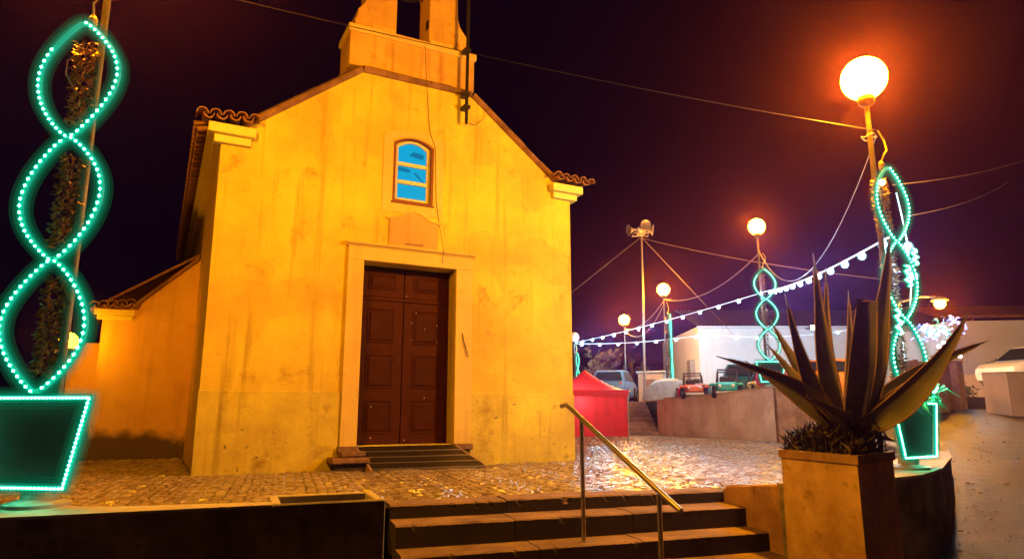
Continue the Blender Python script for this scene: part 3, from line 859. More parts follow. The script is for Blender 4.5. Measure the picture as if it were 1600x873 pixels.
# pilaster-like strip at the left corner edge
# roof: corrugated sheet with real eave tiles
def half_tile(L, r0, r1, th=0.014, inv=False, n=7):
    vs = []; fs = []
    for (y, rr_) in ((0, r0), (L, r1)):
        for rad in (rr_, rr_ - th):
            for j in range(n + 1):
                a = math.pi * j / n
                vs.append((rad * math.cos(a), y, rad * math.sin(a) * (-1 if inv else 1)))
    m = n + 1
    for j in range(n):
        fs += [(j, j + 1, 2 * m + j + 1, 2 * m + j), (m + j, 3 * m + j, 3 * m + j + 1, m + j + 1), (j, m + j, m + j + 1, j + 1), (2 * m + j, 2 * m + j + 1, 3 * m + j + 1, 3 * m + j)]
    fs += [(0, 2 * m, 3 * m, m), (n, m + n, 3 * m + n, 2 * m + n)]
    return MB().add(vs, fs)
cover = half_tile(0.50, 0.095, 0.075).build('roof_tile', 'tile', data=True)
chan = half_tile(0.50, 0.085, 0.10, inv=True).build('roof_tile', 'tile', data=True)
for me_ in (cover, chan):
    me_.polygons.foreach_set('use_smooth', [True] * len(me_.polygons)); me_.set_sharp_from_angle(angle=R(45))
rr = random.Random(12)
pitch_r = math.atan(0.34)
ridge_z = 5.66 + (CM + 0.40) * 0.34
roof_v = []; roof_f = []
ny = 110
for sgn in (-1, 1):
    vs = []; 
    for i in range(ny + 1):
        y = 0.56 + 11.6 * i / ny
        w = 0.035 * (1 if i % 2 else -1)
        x0 = -0.20 if sgn < 0 else CW + 0.20
        vs += [(x0, y, 5.66 + 0.20 * 0.34 + 0.05 + w), (CM, y, ridge_z + 0.05 + w)]
    o0 = len(roof_v); roof_v += vs
    roof_f += [(o0 + 2 * i, o0 + 2 * i + 2, o0 + 2 * i + 3, o0 + 2 * i + 1) for i in range(ny)]
roof = MB().add(roof_v, roof_f).build('roof', 'tile', chapel)
for sgn in (-1, 1):
    n = 52
    for i in range(n):
        y = 0.25 + i * 0.225
        rzz = R(-90) if sgn < 0 else R(90)
        x = -0.42 if sgn < 0 else CW + 0.42
        o = link('roof_tile', cover, roof, (x, y, 5.70 + rr.uniform(-.012, .012)), (pitch_r * 0.8, 0, rzz + rr.uniform(-.04, .04)))
        o = link('roof_tile', chan, roof, (x + (0.03 if sgn < 0 else -.03), y + 0.112, 5.735 + rr.uniform(-.012, .012)), (pitch_r * 0.8, 0, rzz + rr.uniform(-.04, .04)))
    # short return of tiles over each front corner
    for i in range(5):
        x = (-0.33 + i * 0.20) if sgn < 0 else CW + 0.33 - i * 0.20
        z = 5.735 + 0.010 * i
        o = link('roof_tile', cover, roof, (x, -0.34 + rr.uniform(-.02, .02), z), (R(10), 0, rr.uniform(-.06, .06)))
        if i < 4:
            o = link('roof_tile', chan, roof, (x - sgn * 0.10 * 1, -0.31 + rr.uniform(-.02, .02), z + 0.035), (R(10), 0, rr.uniform(-.05, .05)))

# bell gable
bc = MB().box(2.06, 4.62, 0.02, 0.78, 7.375, 8.06, 0.01).build('bell_gable', 'belfry', chapel)
MB().box(2.02, 4.66, -0.02, 0.82, 8.062, 8.20, 0.015).build('ledge', 'frame_stone', bc)
def vol(side):
    pts = [(2.16, 8.202), (2.16, 8.36), (2.20, 8.46), (2.21, 8.60), (2.30, 8.70), (2.36, 8.80), (2.40, 8.95), (2.42, 9.9)]
    return pts if side < 0 else [(CW - 0.20 - x + 0.0, z) for x, z in pts]
Lp = vol(-1); Rp = [(6.68 - x, z) for x, z in Lp]
outl = [Lp[0], Rp[0]] + Rp[1:] + [(4.36, 10.05), (3.34, 10.55), (2.32, 10.05)] + Lp[:0:-1]
bh = [(2.97, 8.27), (3.66, 8.27)] + arc_top(2.97, 3.66, 9.45, 0.33)
slab_with_holes(outl, [bh], 0.10, 0.70).build('bell_arch', 'belfry', bc)
MB().box(2.50, 2.95, 0.06, 0.10, 8.202, 8.31).build('pier_base', 'frame_stone', bc)
MB().box(3.68, 4.20, 0.06, 0.10, 8.202, 8.31).build('pier_base', 'frame_stone', bc)
bell = MB().lathe([(0.03, 9.74), (0.09, 9.72), (0.13, 9.65), (0.15, 9.50), (0.19, 9.40), (0.22, 9.36), (0.20, 9.35), (0.05, 9.38)], 16, (3.315, 0.4)).build('bell', 'black_iron', bc, True)
MB().box(3.64, 3.70, 0.15, 0.28, 8.62, 8.80, .01).build('bell_bracket', 'black_iron', bc)
m_ = MB().box(3.31, 3.37, 0.37, 0.43, 10.5, 11.2).box(3.14, 3.54, 0.375, 0.425, 10.88, 10.94)
m_.build('cross', 'black_iron', bc)

# side annex with a lean-to roof
ax0, ax1, ad = -1.72, 0.02, 4.5
m_ = MB().vprism([(ax0, -0.5), (ax1, -0.5), (ax1, 4.30), (-0.95, 3.34), (ax0, 3.00)], ad, ad + 4.5)
anx = m_.build('annex_wall', 'annex', chapel)
MB().box(ax0 - .012, ax1, ad - 0.015, ad, -0.5, 0.64).build('plinth', 'annex', anx)
MB().box(ax0 - 0.16, -1.15, ad - 0.10, ad, 2.94, 3.06, .01).build('cornice', 'cornice', anx)
MB().box(ax0 - 0.10, -1.18, ad - 0.05, ad, 2.84, 2.937, .01).build('cornice', 'cornice', anx)
p0_, p1_ = Vector((-1.18, ad - 0.09, 3.20)), Vector((0.0, ad - 0.09, 4.36))
for i in range(4):
    a_, b_ = p0_.lerp(p1_, i / 4), p0_.lerp(p1_, (i + .98) / 4)
    dn = Vector((0, 0, -0.09)); bk = Vector((0, .3, 0))
    MB().hexa([a_ + dn, b_ + dn, b_ + dn + bk, a_ + dn + bk, a_, b_, b_ + bk, a_ + bk]).build('coping_stone', 'coping', anx)
for i in range(5):
    o = link('roof_tile', cover, anx, (ax0 - 0.16 + i * 0.165, ad - 0.22, 3.10 + .02 * i), (R(8), 0, rr.uniform(-.08, .08)))
    o = link('roof_tile', chan, anx, (ax0 - 0.08 + i * 0.165, ad - 0.20, 3.13 + .02 * i), (R(8), 0, rr.uniform(-.08, .08)))
MB().add([(ax0 - .25, ad + .1, 3.02), (0.02, ad + .1, 4.40), (0.02, ad + 4.6, 4.40), (ax0 - .25, ad + 4.6, 3.02), (ax0 - .25, ad + .1, 3.08), (0.02, ad + .1, 4.46), (0.02, ad + 4.6, 4.46), (ax0 - .25, ad + 4.6, 3.08)],
         [(0, 3, 2, 1), (4, 5, 6, 7), (0, 1, 5, 4), (1, 2, 6, 5), (2, 3, 7, 6), (3, 0, 4, 7)]).build('annex_roof', 'tile', anx)
MB().box(-2.35, ax0 - 0.002, ad + 1.2, ad + 4.4, -0.5, 2.45).build('rear_annex_wall', 'annex', chapel)

# antenna mast clamped to the front, cables on the front
mp = thing('antenna_mast', ch(4.38, -0.17, 6.57), AZ, 'dark metal mast clamped to the chapel gable', 'mast')
MB().tube([(0, 0, 0), (0.03, 0, 4.6)], 0.036, 8).build('pole', 'black_iron', mp, True)
for z in (0.35, 0.62, 1.58):
    MB().box(-0.07, 0.07, -0.05, 0.17, z - .035, z + .035, .008).build('clamp', 'black_iron', mp)
MB().tube([(0.03, 0, 0.02), (0.2, 0.05, 0.02), (0.42, 0.12, 0.22), (0.52, 0.14, 0.62)], 0.006, 5).build('loose_wire', 'black_iron', mp)
m_ = MB().tube([ch(3.53, -0.02, 8.1), ch(3.55, -0.10, 7.35), ch(3.60, -0.03, 7.1), ch(3.68, -0.02, 6.3), ch(3.80, -0.02, 6.0), ch(3.84, -0.02, 4.9), ch(3.93, -0.02, 4.4), ch(3.96, -0.15, 3.95), ch(3.97, -0.07, 3.7)], 0.006, 5)
tag(m_.build('bell_cord', 'cable'), 'thin dark cord running down the chapel front past the window', 'cord')

# ramp and stone steps at the door
rp = thing('door_ramp', ch(3.5, -0.3, 0), AZ, 'dark boarded ramp with pale edge lines at the chapel door', 'ramp')
def rl(s, d, z): return (s - 3.5, d + 0.3, z)
tl, tr, bl_, br_ = Vector(rl(2.50, -0.07, 0.395)), Vector(rl(4.26, -0.07, 0.395)), Vector(rl(2.66, -0.47, 0.045)), Vector(rl(4.64, -0.68, 0.04))
nb = 4
for i in range(nb):
    a_, b_ = i / nb, (i + 1) / nb - 0.035
    q = [tl.lerp(bl_, a_), tr.lerp(br_, a_), tr.lerp(br_, b_), tl.lerp(bl_, b_)]
    dn = Vector((0, 0, -0.03))
    MB().hexa([q[3] + dn, q[2] + dn, q[1] + dn, q[0] + dn, q[3], q[2], q[1], q[0]]).build('board', 'ramp', rp)
    q2 = [tl.lerp(bl_, b_ + .003), tr.lerp(br_, b_ + .003), tr.lerp(br_, b_ + .022), tl.lerp(bl_, b_ + .022)]
    up = Vector((0, 0, 0.004))
    MB().hexa([q2[3] + dn, q2[2] + dn, q2[1] + dn, q2[0] + dn, q2[3] + up, q2[2] + up, q2[1] + up, q2[0] + up]).build('edge_strip', 'steel', rp)
for (t_, b_, sx) in ((tl, bl_, -1), (tr, br_, 1)):
    w_ = Vector((0.035 * sx, 0, 0))
    q = [Vector((b_.x, b_.y, 0.0)), Vector((b_.x, b_.y, 0.0)) + w_, Vector((t_.x, t_.y, 0.0)) + w_, Vector((t_.x, t_.y, 0.0))]
    if sx > 0: q = q[::-1]; tp_ = [t_, t_ + w_, b_ + w_, b_]
    else: tp_ = [b_, b_ + w_, t_ + w_, t_]
    MB().add(q + tp_, [(3, 2, 1, 0), (4, 5, 6, 7), (0, 1, 5, 4), (1, 2, 6, 5), (2, 3, 7, 6), (3, 0, 4, 7)]).build('side_board', 'ramp_trim', rp)
ds = thing('door_step', ch(2.3, -0.2, 0), AZ, 'worn stone door step showing beside the ramp', 'step')
MB().box(-0.30, 0.33, -0.24, 0.17, 0.14, 0.235, 0.02).build('step', 'dark_stone', ds)
MB().box(-0.12, 0.30, -0.10, 0.17, 0.24, 0.33, 0.02).build('step', 'dark_stone', ds)
MB().box(-0.22, 0.30, -0.15, 0.17, 0.0, 0.138).build('riser', 'soil', ds)

# ================================================================ LAMPS AND LIGHT ORNAMENTS
globe_me = {}
def globe_mesh(mat, r_):
    k_ = (mat, round(r_, 3))
    if k_ not in globe_me:
        globe_me[k_] = MB().ball((0, 0, 0), r_, 20, 12).build('globe', mat, data=True, smooth=True)
    return globe_me[k_]
def lamp_post(loc, h, label, mat='globe', r_=0.27, pole_r=0.042, group='globe street lamps'):
    t = thing('street_lamp', loc, 0, label, 'street lamp', group)
    MB().lathe([(0.13, 0), (0.13, 0.03), (0.08, 0.05), (0.07, 0.35), (pole_r, 0.40)], 14).build('base', 'galv', t, True)
    MB().tube([(0, 0, 0.38), (0, 0, h * .5), (0, 0, h - r_ - 0.10)], [pole_r, pole_r * .9, pole_r * .75], 12).build('pole', 'lamp_pole', t, True)
    MB().lathe([(0.05, h - r_ - 0.12), (0.10, h - r_ - 0.08), (0.115, h - r_ - 0.02), (0.10, h - r_ + 0.035)], 16).build('collar', 'black_iron', t, True)
    link('globe', globe_mesh(mat, r_), t, (0, 0, h))
    return t

def bead_chain(path, step, r_=0.0095, el=1.35):
    mb = MB(); pts = [Vector(p) for p in path]
    acc = 0.0
    for a, b in zip(pts, pts[1:]):
        L = (b - a).length
        if L < 1e-6: continue
        d = (b - a) / L
        while acc < L:
            p = a + d * acc
            x = d.orthogonal().normalized(); y = d.cross(x)
            vs = [p + d * r_ * el, p - d * r_ * el] + [p + (x * math.cos(q) + y * math.sin(q)) * r_ for q in [k * math.pi / 2 for k in range(4)]]
            mb.add(vs, [(0, 2, 3), (0, 3, 4), (0, 4, 5), (0, 5, 2), (1, 3, 2), (1, 4, 3), (1, 5, 4), (1, 2, 5)])
            acc += step
        acc -= L
    return mb

def ornament(loc, rz, label, group, scale=1.0, detail=1.0, wob=0.0, pot_leaves=False, seed=1, gaps=True):
    t = thing('rope_light_ornament', loc, rz, label, 'light ornament', group)
    t.scale = (scale,) * 3
    rr = random.Random(seed)
    rope_r = 0.019 if detail >= 1 else 0.028
    yf = -0.14
    # three lens loops
    z0 = 0.83
    for k in range(3):
        a, b = z0 + 1.005 * k, z0 + 1.005 * (k + 1)
        n = 26; path = []
        for sd in (-1, 1):
            for i in range(n + 1):
                s_ = i / n if sd < 0 else 1 - i / n
                x = sd * (0.028 + 0.325 * math.sin(math.pi * s_) ** 0.85 * (1 + 0.05 * wob * math.sin(5 * s_ + 2 * k + sd)))
                path.append((x, yf, a + 0.01 + (b - a - 0.02) * s_))
        lp_ = MB().tube(path, rope_r, 6, closed=True).build('rope_loop', 'rope', t, True)
        for q_ in range(3): MB().tube(path, rope_r * (1.8, 2.9, 4.2)[q_], 8, closed=True).build('bloom_sleeve', 'rope_bloom%d' % q_, lp_, True)
        if k == 2 and gaps: bp = [path[i] for i in range(0, n - 4)], path[n + 1:]
        else: bp = path[:n + 1], path[n + 1:]
        mb = MB()
        for q in bp:
            c = bead_chain([(x * 1.0, y - rope_r * 0.95, z) for x, y, z in q], 0.056 if detail >= 1 else 0.07, 0.0115 if detail >= 1 else 0.018)
            mb.add(c.v, c.f)
        o = mb.build('led_beads', 'bead' if detail >= 1 else 'bead_far', lp_); o['kind'] = 'stuff'
    # pot outline
    pot = [(-0.46, 0.79), (0.46, 0.79), (0.33, 0.15), (-0.33, 0.15)]
    pp = []
    for i in range(4):
        a, b = Vector(pot[i]), Vector(pot[(i + 1) % 4]); n = 16
        for j in range(n):
            q = a.lerp(b, j / n); pp.append((q.x, yf, q.y))
    pr_ = MB().tube(pp, rope_r, 6, closed=True).build('pot_rope', 'rope', t, True)
    for q_ in range(3): MB().tube(pp, rope_r * (1.8, 2.9, 4.2)[q_], 8, closed=True).build('bloom_sleeve', 'rope_bloom%d' % q_, pr_, True)
    o = bead_chain([(x, y - rope_r * .95, z) for x, y, z in pp + pp[:1]], 0.032 if detail >= 1 else 0.07, 0.0105 if detail >= 1 else 0.018).build('led_beads', 'bead' if detail >= 1 else 'bead_far', pr_); o['kind'] = 'stuff'
    MB().hexa([(-0.31, -0.115, 0.17), (0.31, -0.115, 0.17), (0.31, -0.09, 0.17), (-0.31, -0.09, 0.17), (-0.44, -0.115, 0.775), (0.44, -0.115, 0.775), (0.44, -0.09, 0.775), (-0.44, -0.09, 0.775)]).build('pot', 'pot_board', t)
    MB().lathe([(0.22, 0.0), (0.22, 0.03), (0.11, 0.06), (0.10, 0.14), (0.15, 0.168)], 14).build('pedestal', 'pedestal', t, True)
    # tinsel garland round the stem
    mb = MB(); N = int(2600 * min(1, detail))
    for i in range(N):
        z = 0.9 + 2.95 * i / N
        kn = min(abs(z - (z0 + 1.005 * q)) for q in range(4))
        if kn < 0.12: continue
        a = rr.uniform(0, 6.28); rad = rr.uniform(0.03, 0.085)
        p = Vector((0.0 + rad * math.cos(a) - 0.045, -0.03 + rad * math.sin(a), z))
        d = Vector((math.cos(a) * .8 + rr.uniform(-.5, .5), math.sin(a) * .8 + rr.uniform(-.5, .5), rr.uniform(-.8, .6))).normalized() * rr.uniform(.02, .055)
        s_ = d.orthogonal().normalized() * rr.uniform(.006, .016)
        mb.add([p - s_, p + s_, p + d + s_ * .4, p + d - s_ * .4], [(0, 1, 2, 3)])
    o = mb.build('tinsel', 'tinsel', t); o['kind'] = 'stuff'
    MB().lathe([(0.025, 3.83), (0.035, 3.86), (0.035, 3.93), (0.02, 3.96)], 8, (0, -0.06)).build('connector', 'brass', t)
    MB().tube([(0, -0.06, 3.95), (0.02, -0.10, 4.05), (0.09, -0.10, 4.12), (0.12, -0.06, 4.28), (0.05, -0.03, 4.42)], 0.010, 6).build('lead_wire', 'brass', t)
    MB().tube([(-0.03, -0.05, 3.66), (-0.16, -0.09, 3.55), (-0.15, -0.10, 3.42), (-0.05, -0.06, 3.24)], 0.006, 5).build('loose_lead', 'cable_pale', t)
    if pot_leaves:
        mb = MB()
        for i in range(110):
            a = rr.uniform(0, 6.28); ln = rr.uniform(.16, .36)
            p = Vector((rr.uniform(-.38, .38), rr.uniform(-.26, .10), 0.78 + rr.uniform(0, .16)))
            d = Vector((math.cos(a), math.sin(a) * .6, rr.uniform(-.15, .55))).normalized()
            s_ = d.cross(Vector((0, 0, 1))).normalized() * rr.uniform(.025, .05); dn = Vector((0, 0, -ln * .35))
            mb.add([p, p + d * ln * .5 + s_ + Vector((0, 0, .03)), p + d * ln + dn, p + d * ln * .5 - s_ + Vector((0, 0, .03)), p + d * ln * .5 + Vector((0, 0, .055))], [(0, 1, 4), (1, 2, 4), (2, 3, 4), (3, 0, 4)])
        MBm = mb.build('pot_foliage', 'tinsel_green', t)
        sq = []
        for i in range(26):
            u_ = i / 25; sq.append((-0.25 + 0.5 * u_, -0.12 - .02, 0.90 + 0.05 * math.sin(u_ * 14) + 0.05 * math.sin(u_ * 3.1)))
        sq = [(x, y - .16, z + .04) for x, y, z in sq]
        e_ = MB().tube(sq, rope_r * .8, 6).build('foliage_rope', 'rope', t, True)
        o = bead_chain([(x, y - .018, z) for x, y, z in sq], 0.03, 0.010).build('led_beads', 'bead', e_); o['kind'] = 'stuff'
        for cx_, cz_, hh in ((-0.30, 1.62, .30), (0.02, 2.25, .26), (0.22, 2.55, .2)):
            sq = [(cx_ + .05 * math.sin(i * .9) + .02 * math.sin(i * 2.3), -0.22, cz_ + hh * i / 18) for i in range(19)]
            e_ = MB().tube(sq, rope_r * .9, 6).build('rope_tail', 'rope', t, True)
            MB().tube(sq, rope_r * 2.4, 7).build('bloom_sleeve', 'rope_bloom1', e_, True)
            o = bead_chain([(x, y - .02, z) for x, y, z in sq], 0.03, 0.011).build('led_beads', 'bead', e_); o['kind'] = 'stuff'
    return t

OG = 'rope light pot ornaments on the lamp posts'
LL = (-3.52, 5.20, 0.30)
lamp_post((LL[0] + 0.03, LL[1] + 0.03, LL[2]), 5.2, 'street lamp on the parapet at the far left, rising above the picture', 'globe_left', pole_r=0.036)
ornament(LL, R(-8), 'large green rope light ornament on the parapet at the far left', OG, 1.0, 1.0, 1.0, seed=2)
LR = (4.84, 8.50, 0.30)
lamp_post((LR[0], LR[1] + 0.05, LR[2]), 5.17, 'nearest globe street lamp on the right, behind the agave', 'globe_right', r_=0.29)
orr = ornament((LR[0] + 0.0, LR[1] - 0.04, LR[2]), R(30), 'green rope light ornament with leafy pot behind the agave', OG, 0.99, 1.0, 0.5, pot_leaves=True, seed=3)
link('warm_bulb', MB().ball((0, 0, 0), 0.035, 10, 8).build('warm_bulb', 'warm', data=True), orr, (-0.20, -0.16, 3.60))
lamp_post((8.36, 22.2, 1.40), 5.75, 'globe street lamp behind the corner of the retaining wall', 'globe_far', 0.27)
ornament((8.36, 22.0, 1.75), 0, 'green rope light ornament at the corner of the retaining wall', OG, 1.0, 0.6, 0, seed=4)
lamp_post((6.86, 30.0, 1.40), 4.96, 'globe street lamp above the white kiosk, beside the loudspeaker mast', 'globe_far', 0.27)
ornament((6.92, 29.85, 1.4), R(72), 'narrow green rope light ornament between the kiosk and the white house', OG, 0.99, 0.6, 0, seed=5)
lamp_post((6.05, 36.0, 1.40), 4.38, 'farthest lit globe street lamp, left of the loudspeaker mast', 'globe_far', 0.27)
lamp_post((3.33, 36.0, 0.0), 4.85, 'unlit white globe street lamp at the chapel corner above the red tent', 'globe_off', 0.27)
ornament((3.36, 35.8, 0.9), R(70), 'green rope light ornament half hidden by the chapel corner', OG, 0.8, 0.6, 0, seed=6)
lamp_post((-8.72, 13.2, -0.3), 2.63, 'low globe street lamp on the far left beside the chapel annex', 'globe_dim', 0.17, 0.03)

# --- white LED strings
bulb_me = MB().ball((0, 0, 0), 0.045, 8, 6).build('bulb', 'bulb', data=True, smooth=True)
bloom_shell_me = MB().ball((0, 0, 0), 0.072, 12, 8).build('bloom_shell', 'bulb_bloom', data=True, smooth=True)
bulb_house_me = MB().ball((0, 0, 0), 0.045, 8, 6).build('bulb', 'bulb_house', data=True, smooth=True)
def light_string(path, every, label, first=0.4, r_=0.012, bm_=None):
    t = thing('light_string', path[0], 0, label, 'light string', 'white light strings over the square')
    o0 = Vector(path[0]); pts = [Vector(p) - o0 for p in path]
    MB().tube(pts, r_, 5).build('string_cable', 'string', t)
    acc = first
    for a, b in zip(pts, pts[1:]):
        L = (b - a).length
        while acc < L:
            p = a.lerp(b, acc / L)
            b_ = link('bulb', bm_ or bulb_me, t, (p.x, p.y, p.z - 0.06)); acc += every
            link('bloom_shell', bloom_shell_me, b_)
        acc -= L
light_string(sag((4.92, 8.45, 3.22), (8.40, 21.8, 4.85), 0.12, 16) + sag((8.40, 21.8, 4.85), (3.36, 36.0, 4.55), 0.10, 24)[1:], 1.15, 'bright white light string rising from the far lamps to the near right lamp')
light_string(sag((3.36, 36.0, 4.5), (9.55, 33.0, 4.66), 0.15, 16) + sag((9.55, 33.0, 4.66), (17.0, 33.0, 4.95), 0.25, 16)[1:], 1.0, 'lower white light string crossing in front of the white house', bm_=bulb_house_me)
hs = thing('light_tail', (5.3, 8.75, 2.2), 0, 'hanging white light tail with two bright lamps beside the near right ornament', 'light string')
def hp(x, y, z): return (x - 5.3, y - 8.75, z - 2.2)
MB().tube([hp(5.14, 8.6, 3.85), hp(5.24, 8.7, 3.55), hp(5.27, 8.7, 3.2), hp(5.27, 8.7, 2.7), hp(5.18, 8.65, 2.3)], 0.010, 5).build('tail_cable', 'string', hs)
for q in (hp(5.27, 8.7, 3.14), hp(5.30, 8.7, 2.74)):
    link('bloom_shell', bloom_shell_me, link('bulb', bulb_me, hs, q))

# --- overhead cables
def cable(pts, label, r_=0.010, mat='cable_pale'):
    tag(MB().tube(pts, r_, 5).build('overhead_cable', mat), label, 'cable', 'overhead cables')
cable(sag((-3.54, 5.18, 4.75), (4.92, 8.55, 4.72), 0.10, 30), 'overhead cable crossing in front of the chapel to the near right lamp', 0.0045, 'cable')
cable(sag((4.92, 8.55, 4.62), (8.36, 22.2, 6.35), 1.5, 24), 'sagging cable from the near right lamp to the corner lamp', 0.007)
cable(sag((8.36, 22.2, 6.2), (6.86, 30.0, 5.9), 0.55, 20), 'cable hanging between the corner lamp and the kiosk lamp', 0.012)
cable(sag((6.86, 30.0, 5.85), (6.05, 36.0, 5.3), 0.4, 20), 'cable hanging between the kiosk lamp and the farthest lit lamp', 0.014)
cable(sag((6.86, 30.0, 5.7), (6.05, 36.0, 5.2), 0.8, 20), 'lower loop of cable below the farthest lit lamp', 0.014)
cable(sag((6.05, 30.5, 8.9), (12.6, 21.0, 5.0), 0.2, 20), 'long thin cable from the loudspeaker mast towards the right', 0.010)
cable(sag((5.1, 8.6, 3.96), (12.4, 15.0, 6.9), 0.10, 16), 'upper bare cable leaving the near right lamp to the right', 0.006)
cable(sag((5.2, 8.6, 3.52), (12.4, 16.0, 6.6), 0.12, 16), 'lower bare cable leaving the near right lamp to the right', 0.006)
# coil of spare cable on the near lamp pole
MB_ = MB().tube([(4.80 + .09 * math.cos(a), 8.50 + .09 * math.sin(a), 4.60 + 0.02 * math.sin(3 * a)) for a in [i * .4 for i in range(24)]], 0.010, 5)
tag(MB_.build('cable_coil', 'cable_pale'), 'small cable coil under the globe of the near right lamp', 'cable')

# --- mast with horn loudspeakers
ms = thing('loudspeaker_mast', (5.98, 30.3, 1.4), 0, 'tall thin guyed mast with horn loudspeakers on top', 'mast')
MB().tube([(-0.08, 0, 0), (0, 0, 4), (0.05, 0, 7.6)], [0.06, 0.05, 0.035], 8).build('pole', 'galv', ms)
MB().tube([(-0.42, -0.1, 7.50), (-0.32, -0.1, 7.68), (0.05, -0.1, 7.60), (0.38, -0.1, 7.68), (0.32, -0.1, 7.5), (0.05, -0.1, 7.55)], 0.03, 5, closed=True).build('bracket', 'horn', ms)
def horn(az, x, z, s=1.0):
    prof = [(0.05, 0), (0.06, 0.12), (0.10, 0.22), (0.19, 0.34), (0.27, 0.40), (0.26, 0.41), (0.16, 0.33), (0.03, 0.2)]
    m_ = MB().lathe([(r_ * s, z_ * s) for r_, z_ in prof], 14)
    o = m_.build('horn', 'horn', ms, True); o.location = (x, 0, z); o.rotation_euler = (R(98), 0, az)
horn(R(75), 0.18, 7.86); horn(R(-75), -0.18, 7.86); horn(R(10), 0.12, 8.02, 0.95); horn(R(150), -0.1, 7.95)
for q in ((-4.6, -2, 5.0 - 1.4), (4.2, 0.5, 3.0)):
    MB().tube([(0.03, 0, 7.5), q], 0.009, 4).build('guy_wire', 'cable_pale', ms)

# ================================================================ RED TENT, FAR STAIRS, RETAINING WALLS
tn = thing('red_gazebo', (2.95, 27.4, 0), R(6), 'red folding gazebo tent with closed side walls', 'tent')
hw = 1.36; ez = 1.76; pz = 2.62
n = 8; grid = {}
mb = MB(); vs = []; fs = []
NN = 16
for i in range(NN + 1):
    for j in range(NN + 1):
        x = -hw + 2 * hw * i / NN; y = -hw + 2 * hw * j / NN
        m = max(abs(x), abs(y)) / hw
        vs.append((x * 1.015, y * 1.015, ez + (pz - ez) * (1 - m) ** 1.55))
for i in range(NN):
    for j in range(NN):
        a = i * (NN + 1) + j; fs.append((a, a + NN + 1, a + NN + 2, a + 1))
rf = mb.add(vs, fs).build('canopy', 'tent', tn, True)
for sx, sy, rot in ((0, -1, 0), (1, 0, 90), (0, 1, 180), (-1, 0, 270)):
    m_ = MB().box(-hw - .02, hw + .02, -hw - 0.025, -hw - 0.012, ez - 0.24, ez + 0.005)
    o = m_.build('valance', 'tent', tn); o.rotation_euler = (0, 0, R(rot))
    vs = []; fs = []; k = 24
    for i in range(k + 1):
        x = -hw + .02 + (2 * hw - .04) * i / k; w = 0.02 * math.sin(i * 1.7) + 0.012 * math.sin(i * 3.1)
        vs += [(x, -hw + 0.02 + w * 1.3, 0.02), (x, -hw + 0.01 + w * .3, ez - 0.1)]
    fs = [(2 * i, 2 * i + 2, 2 * i + 3, 2 * i + 1) for i in range(k)]
    o = MB().add(vs, fs).build('side_wall', 'tent', tn, True); o.rotation_euler = (0, 0, R(rot))
for sx in (-1, 1):
    for sy in (-1, 1):
        MB().box(sx * hw - .02, sx * hw + .02, sy * hw - .02, sy * hw + .02, 0, ez).build('leg', 'galv', tn)

tl = thing('tent_lamp', (2.5, 26.5, 1.35), 0, 'white lamp glowing through the front wall of the red tent', 'lamp')
link('bulb', MB().ball((0, 0, 0), 0.07, 10, 8).build('bulb', 'tent_bulb', data=True, smooth=True), tl)
MB().tube([(0, 0, 0.06), (0, 0, 0.45)], 0.01, 5).build('cord', 'black_iron', tl)

fsr = thing('far_stairs', (4.8, 27.2, 0), 0, 'flight of dark steps between the red tent and the retaining wall', 'steps')
for i in range(8):
    lx_ = [-1.6, -1.35, -1.1, -0.9, -0.7, -0.5, -0.35, -0.3][i]
    MB().box(lx_, 1.02, i * 0.36, i * 0.36 + (0.36 if i < 7 else 1.7), 0 if i == 0 else 0.172 * i - .05, 0.172 * (i + 1), 0.012).build('step', 'concrete', fsr)
MB().box(-0.34, 1.02, 0.37, 4.2, -0.2, 0.10).build('core', 'concrete', fsr)
sr = thing('stair_handrail', (4.5, 28.4, 0.6), 0, 'thin metal handrail beside the far steps', 'handrail')
MB().tube([(-1.3, -1.2, 0.45), (0.2, 0.2, 1.05), (0.9, 1.6, 1.35), (0.9, 1.6, 0.9)], 0.03, 6).build('rail', 'black_iron', sr)
for x, y, z0, z1 in ((0.2, 0.2, -0.1, 1.05), (-1.25, -1.15, -0.6, 0.45)):
    MB().tube([(x, y, z0), (x, y, z1)], 0.03, 6).build('post', 'black_iron', sr)

def wall_run(name, label, pts, tops, thick, mat, cat='wall', base=-0.3, cap=None):
    o0 = Vector((pts[0][0], pts[0][1], 0))
    t = thing(name, o0, 0, label, cat)
    for i in range(len(pts) - 1):
        a, b = Vector((*pts[i], 0)), Vector((*pts[i + 1], 0)); d = (b - a).normalized(); n_ = Vector((-d.y, d.x, 0)) * thick
        q = [a, b, b + n_, a + n_]; z0, z1 = tops[i], tops[i + 1]
        zz = [z0, z1, z1, z0]
        MB().hexa([p - o0 + Vector((0, 0, base)) for p in q] + [p - o0 + Vector((0, 0, z)) for p, z in zip(q, zz)]).build('wall_body', mat, t)
        if cap:
            e = n_.normalized() * 0.03
            q = [a - e, b - e, b + n_ + e, a + n_ + e]
            MB().hexa([p - o0 + Vector((0, 0, z)) for p, z in zip(q, zz)] + [p - o0 + Vector((0, 0, z + .05)) for p, z in zip(q, zz)]).build('coping', cap, t)
    return t
wall_run('retaining_wall', 'long stained retaining wall between the far steps and the corner lamp', [(8.22, 21.35), (7.0, 24.6), (5.86, 27.6)][::-1], [1.42, 1.52, 1.70], 0.30, 'retaining', cap='coping_low')
wall_run('wall_pillar', 'square stained pillar at the corner of the retaining wall', [(8.16, 21.05), (8.72, 20.98)], [1.70, 1.70], 0.5, 'stringer')
wall_run('low_retaining_wall', 'lower retaining wall running right from the corner pillar behind the agave', [(8.66, 20.9), (9.2, 19.9), (9.7, 19.7), (13.0, 20.4)], [1.08, 1.10, 1.12, 1.6], 0.28, 'stringer', cap='coping_low')

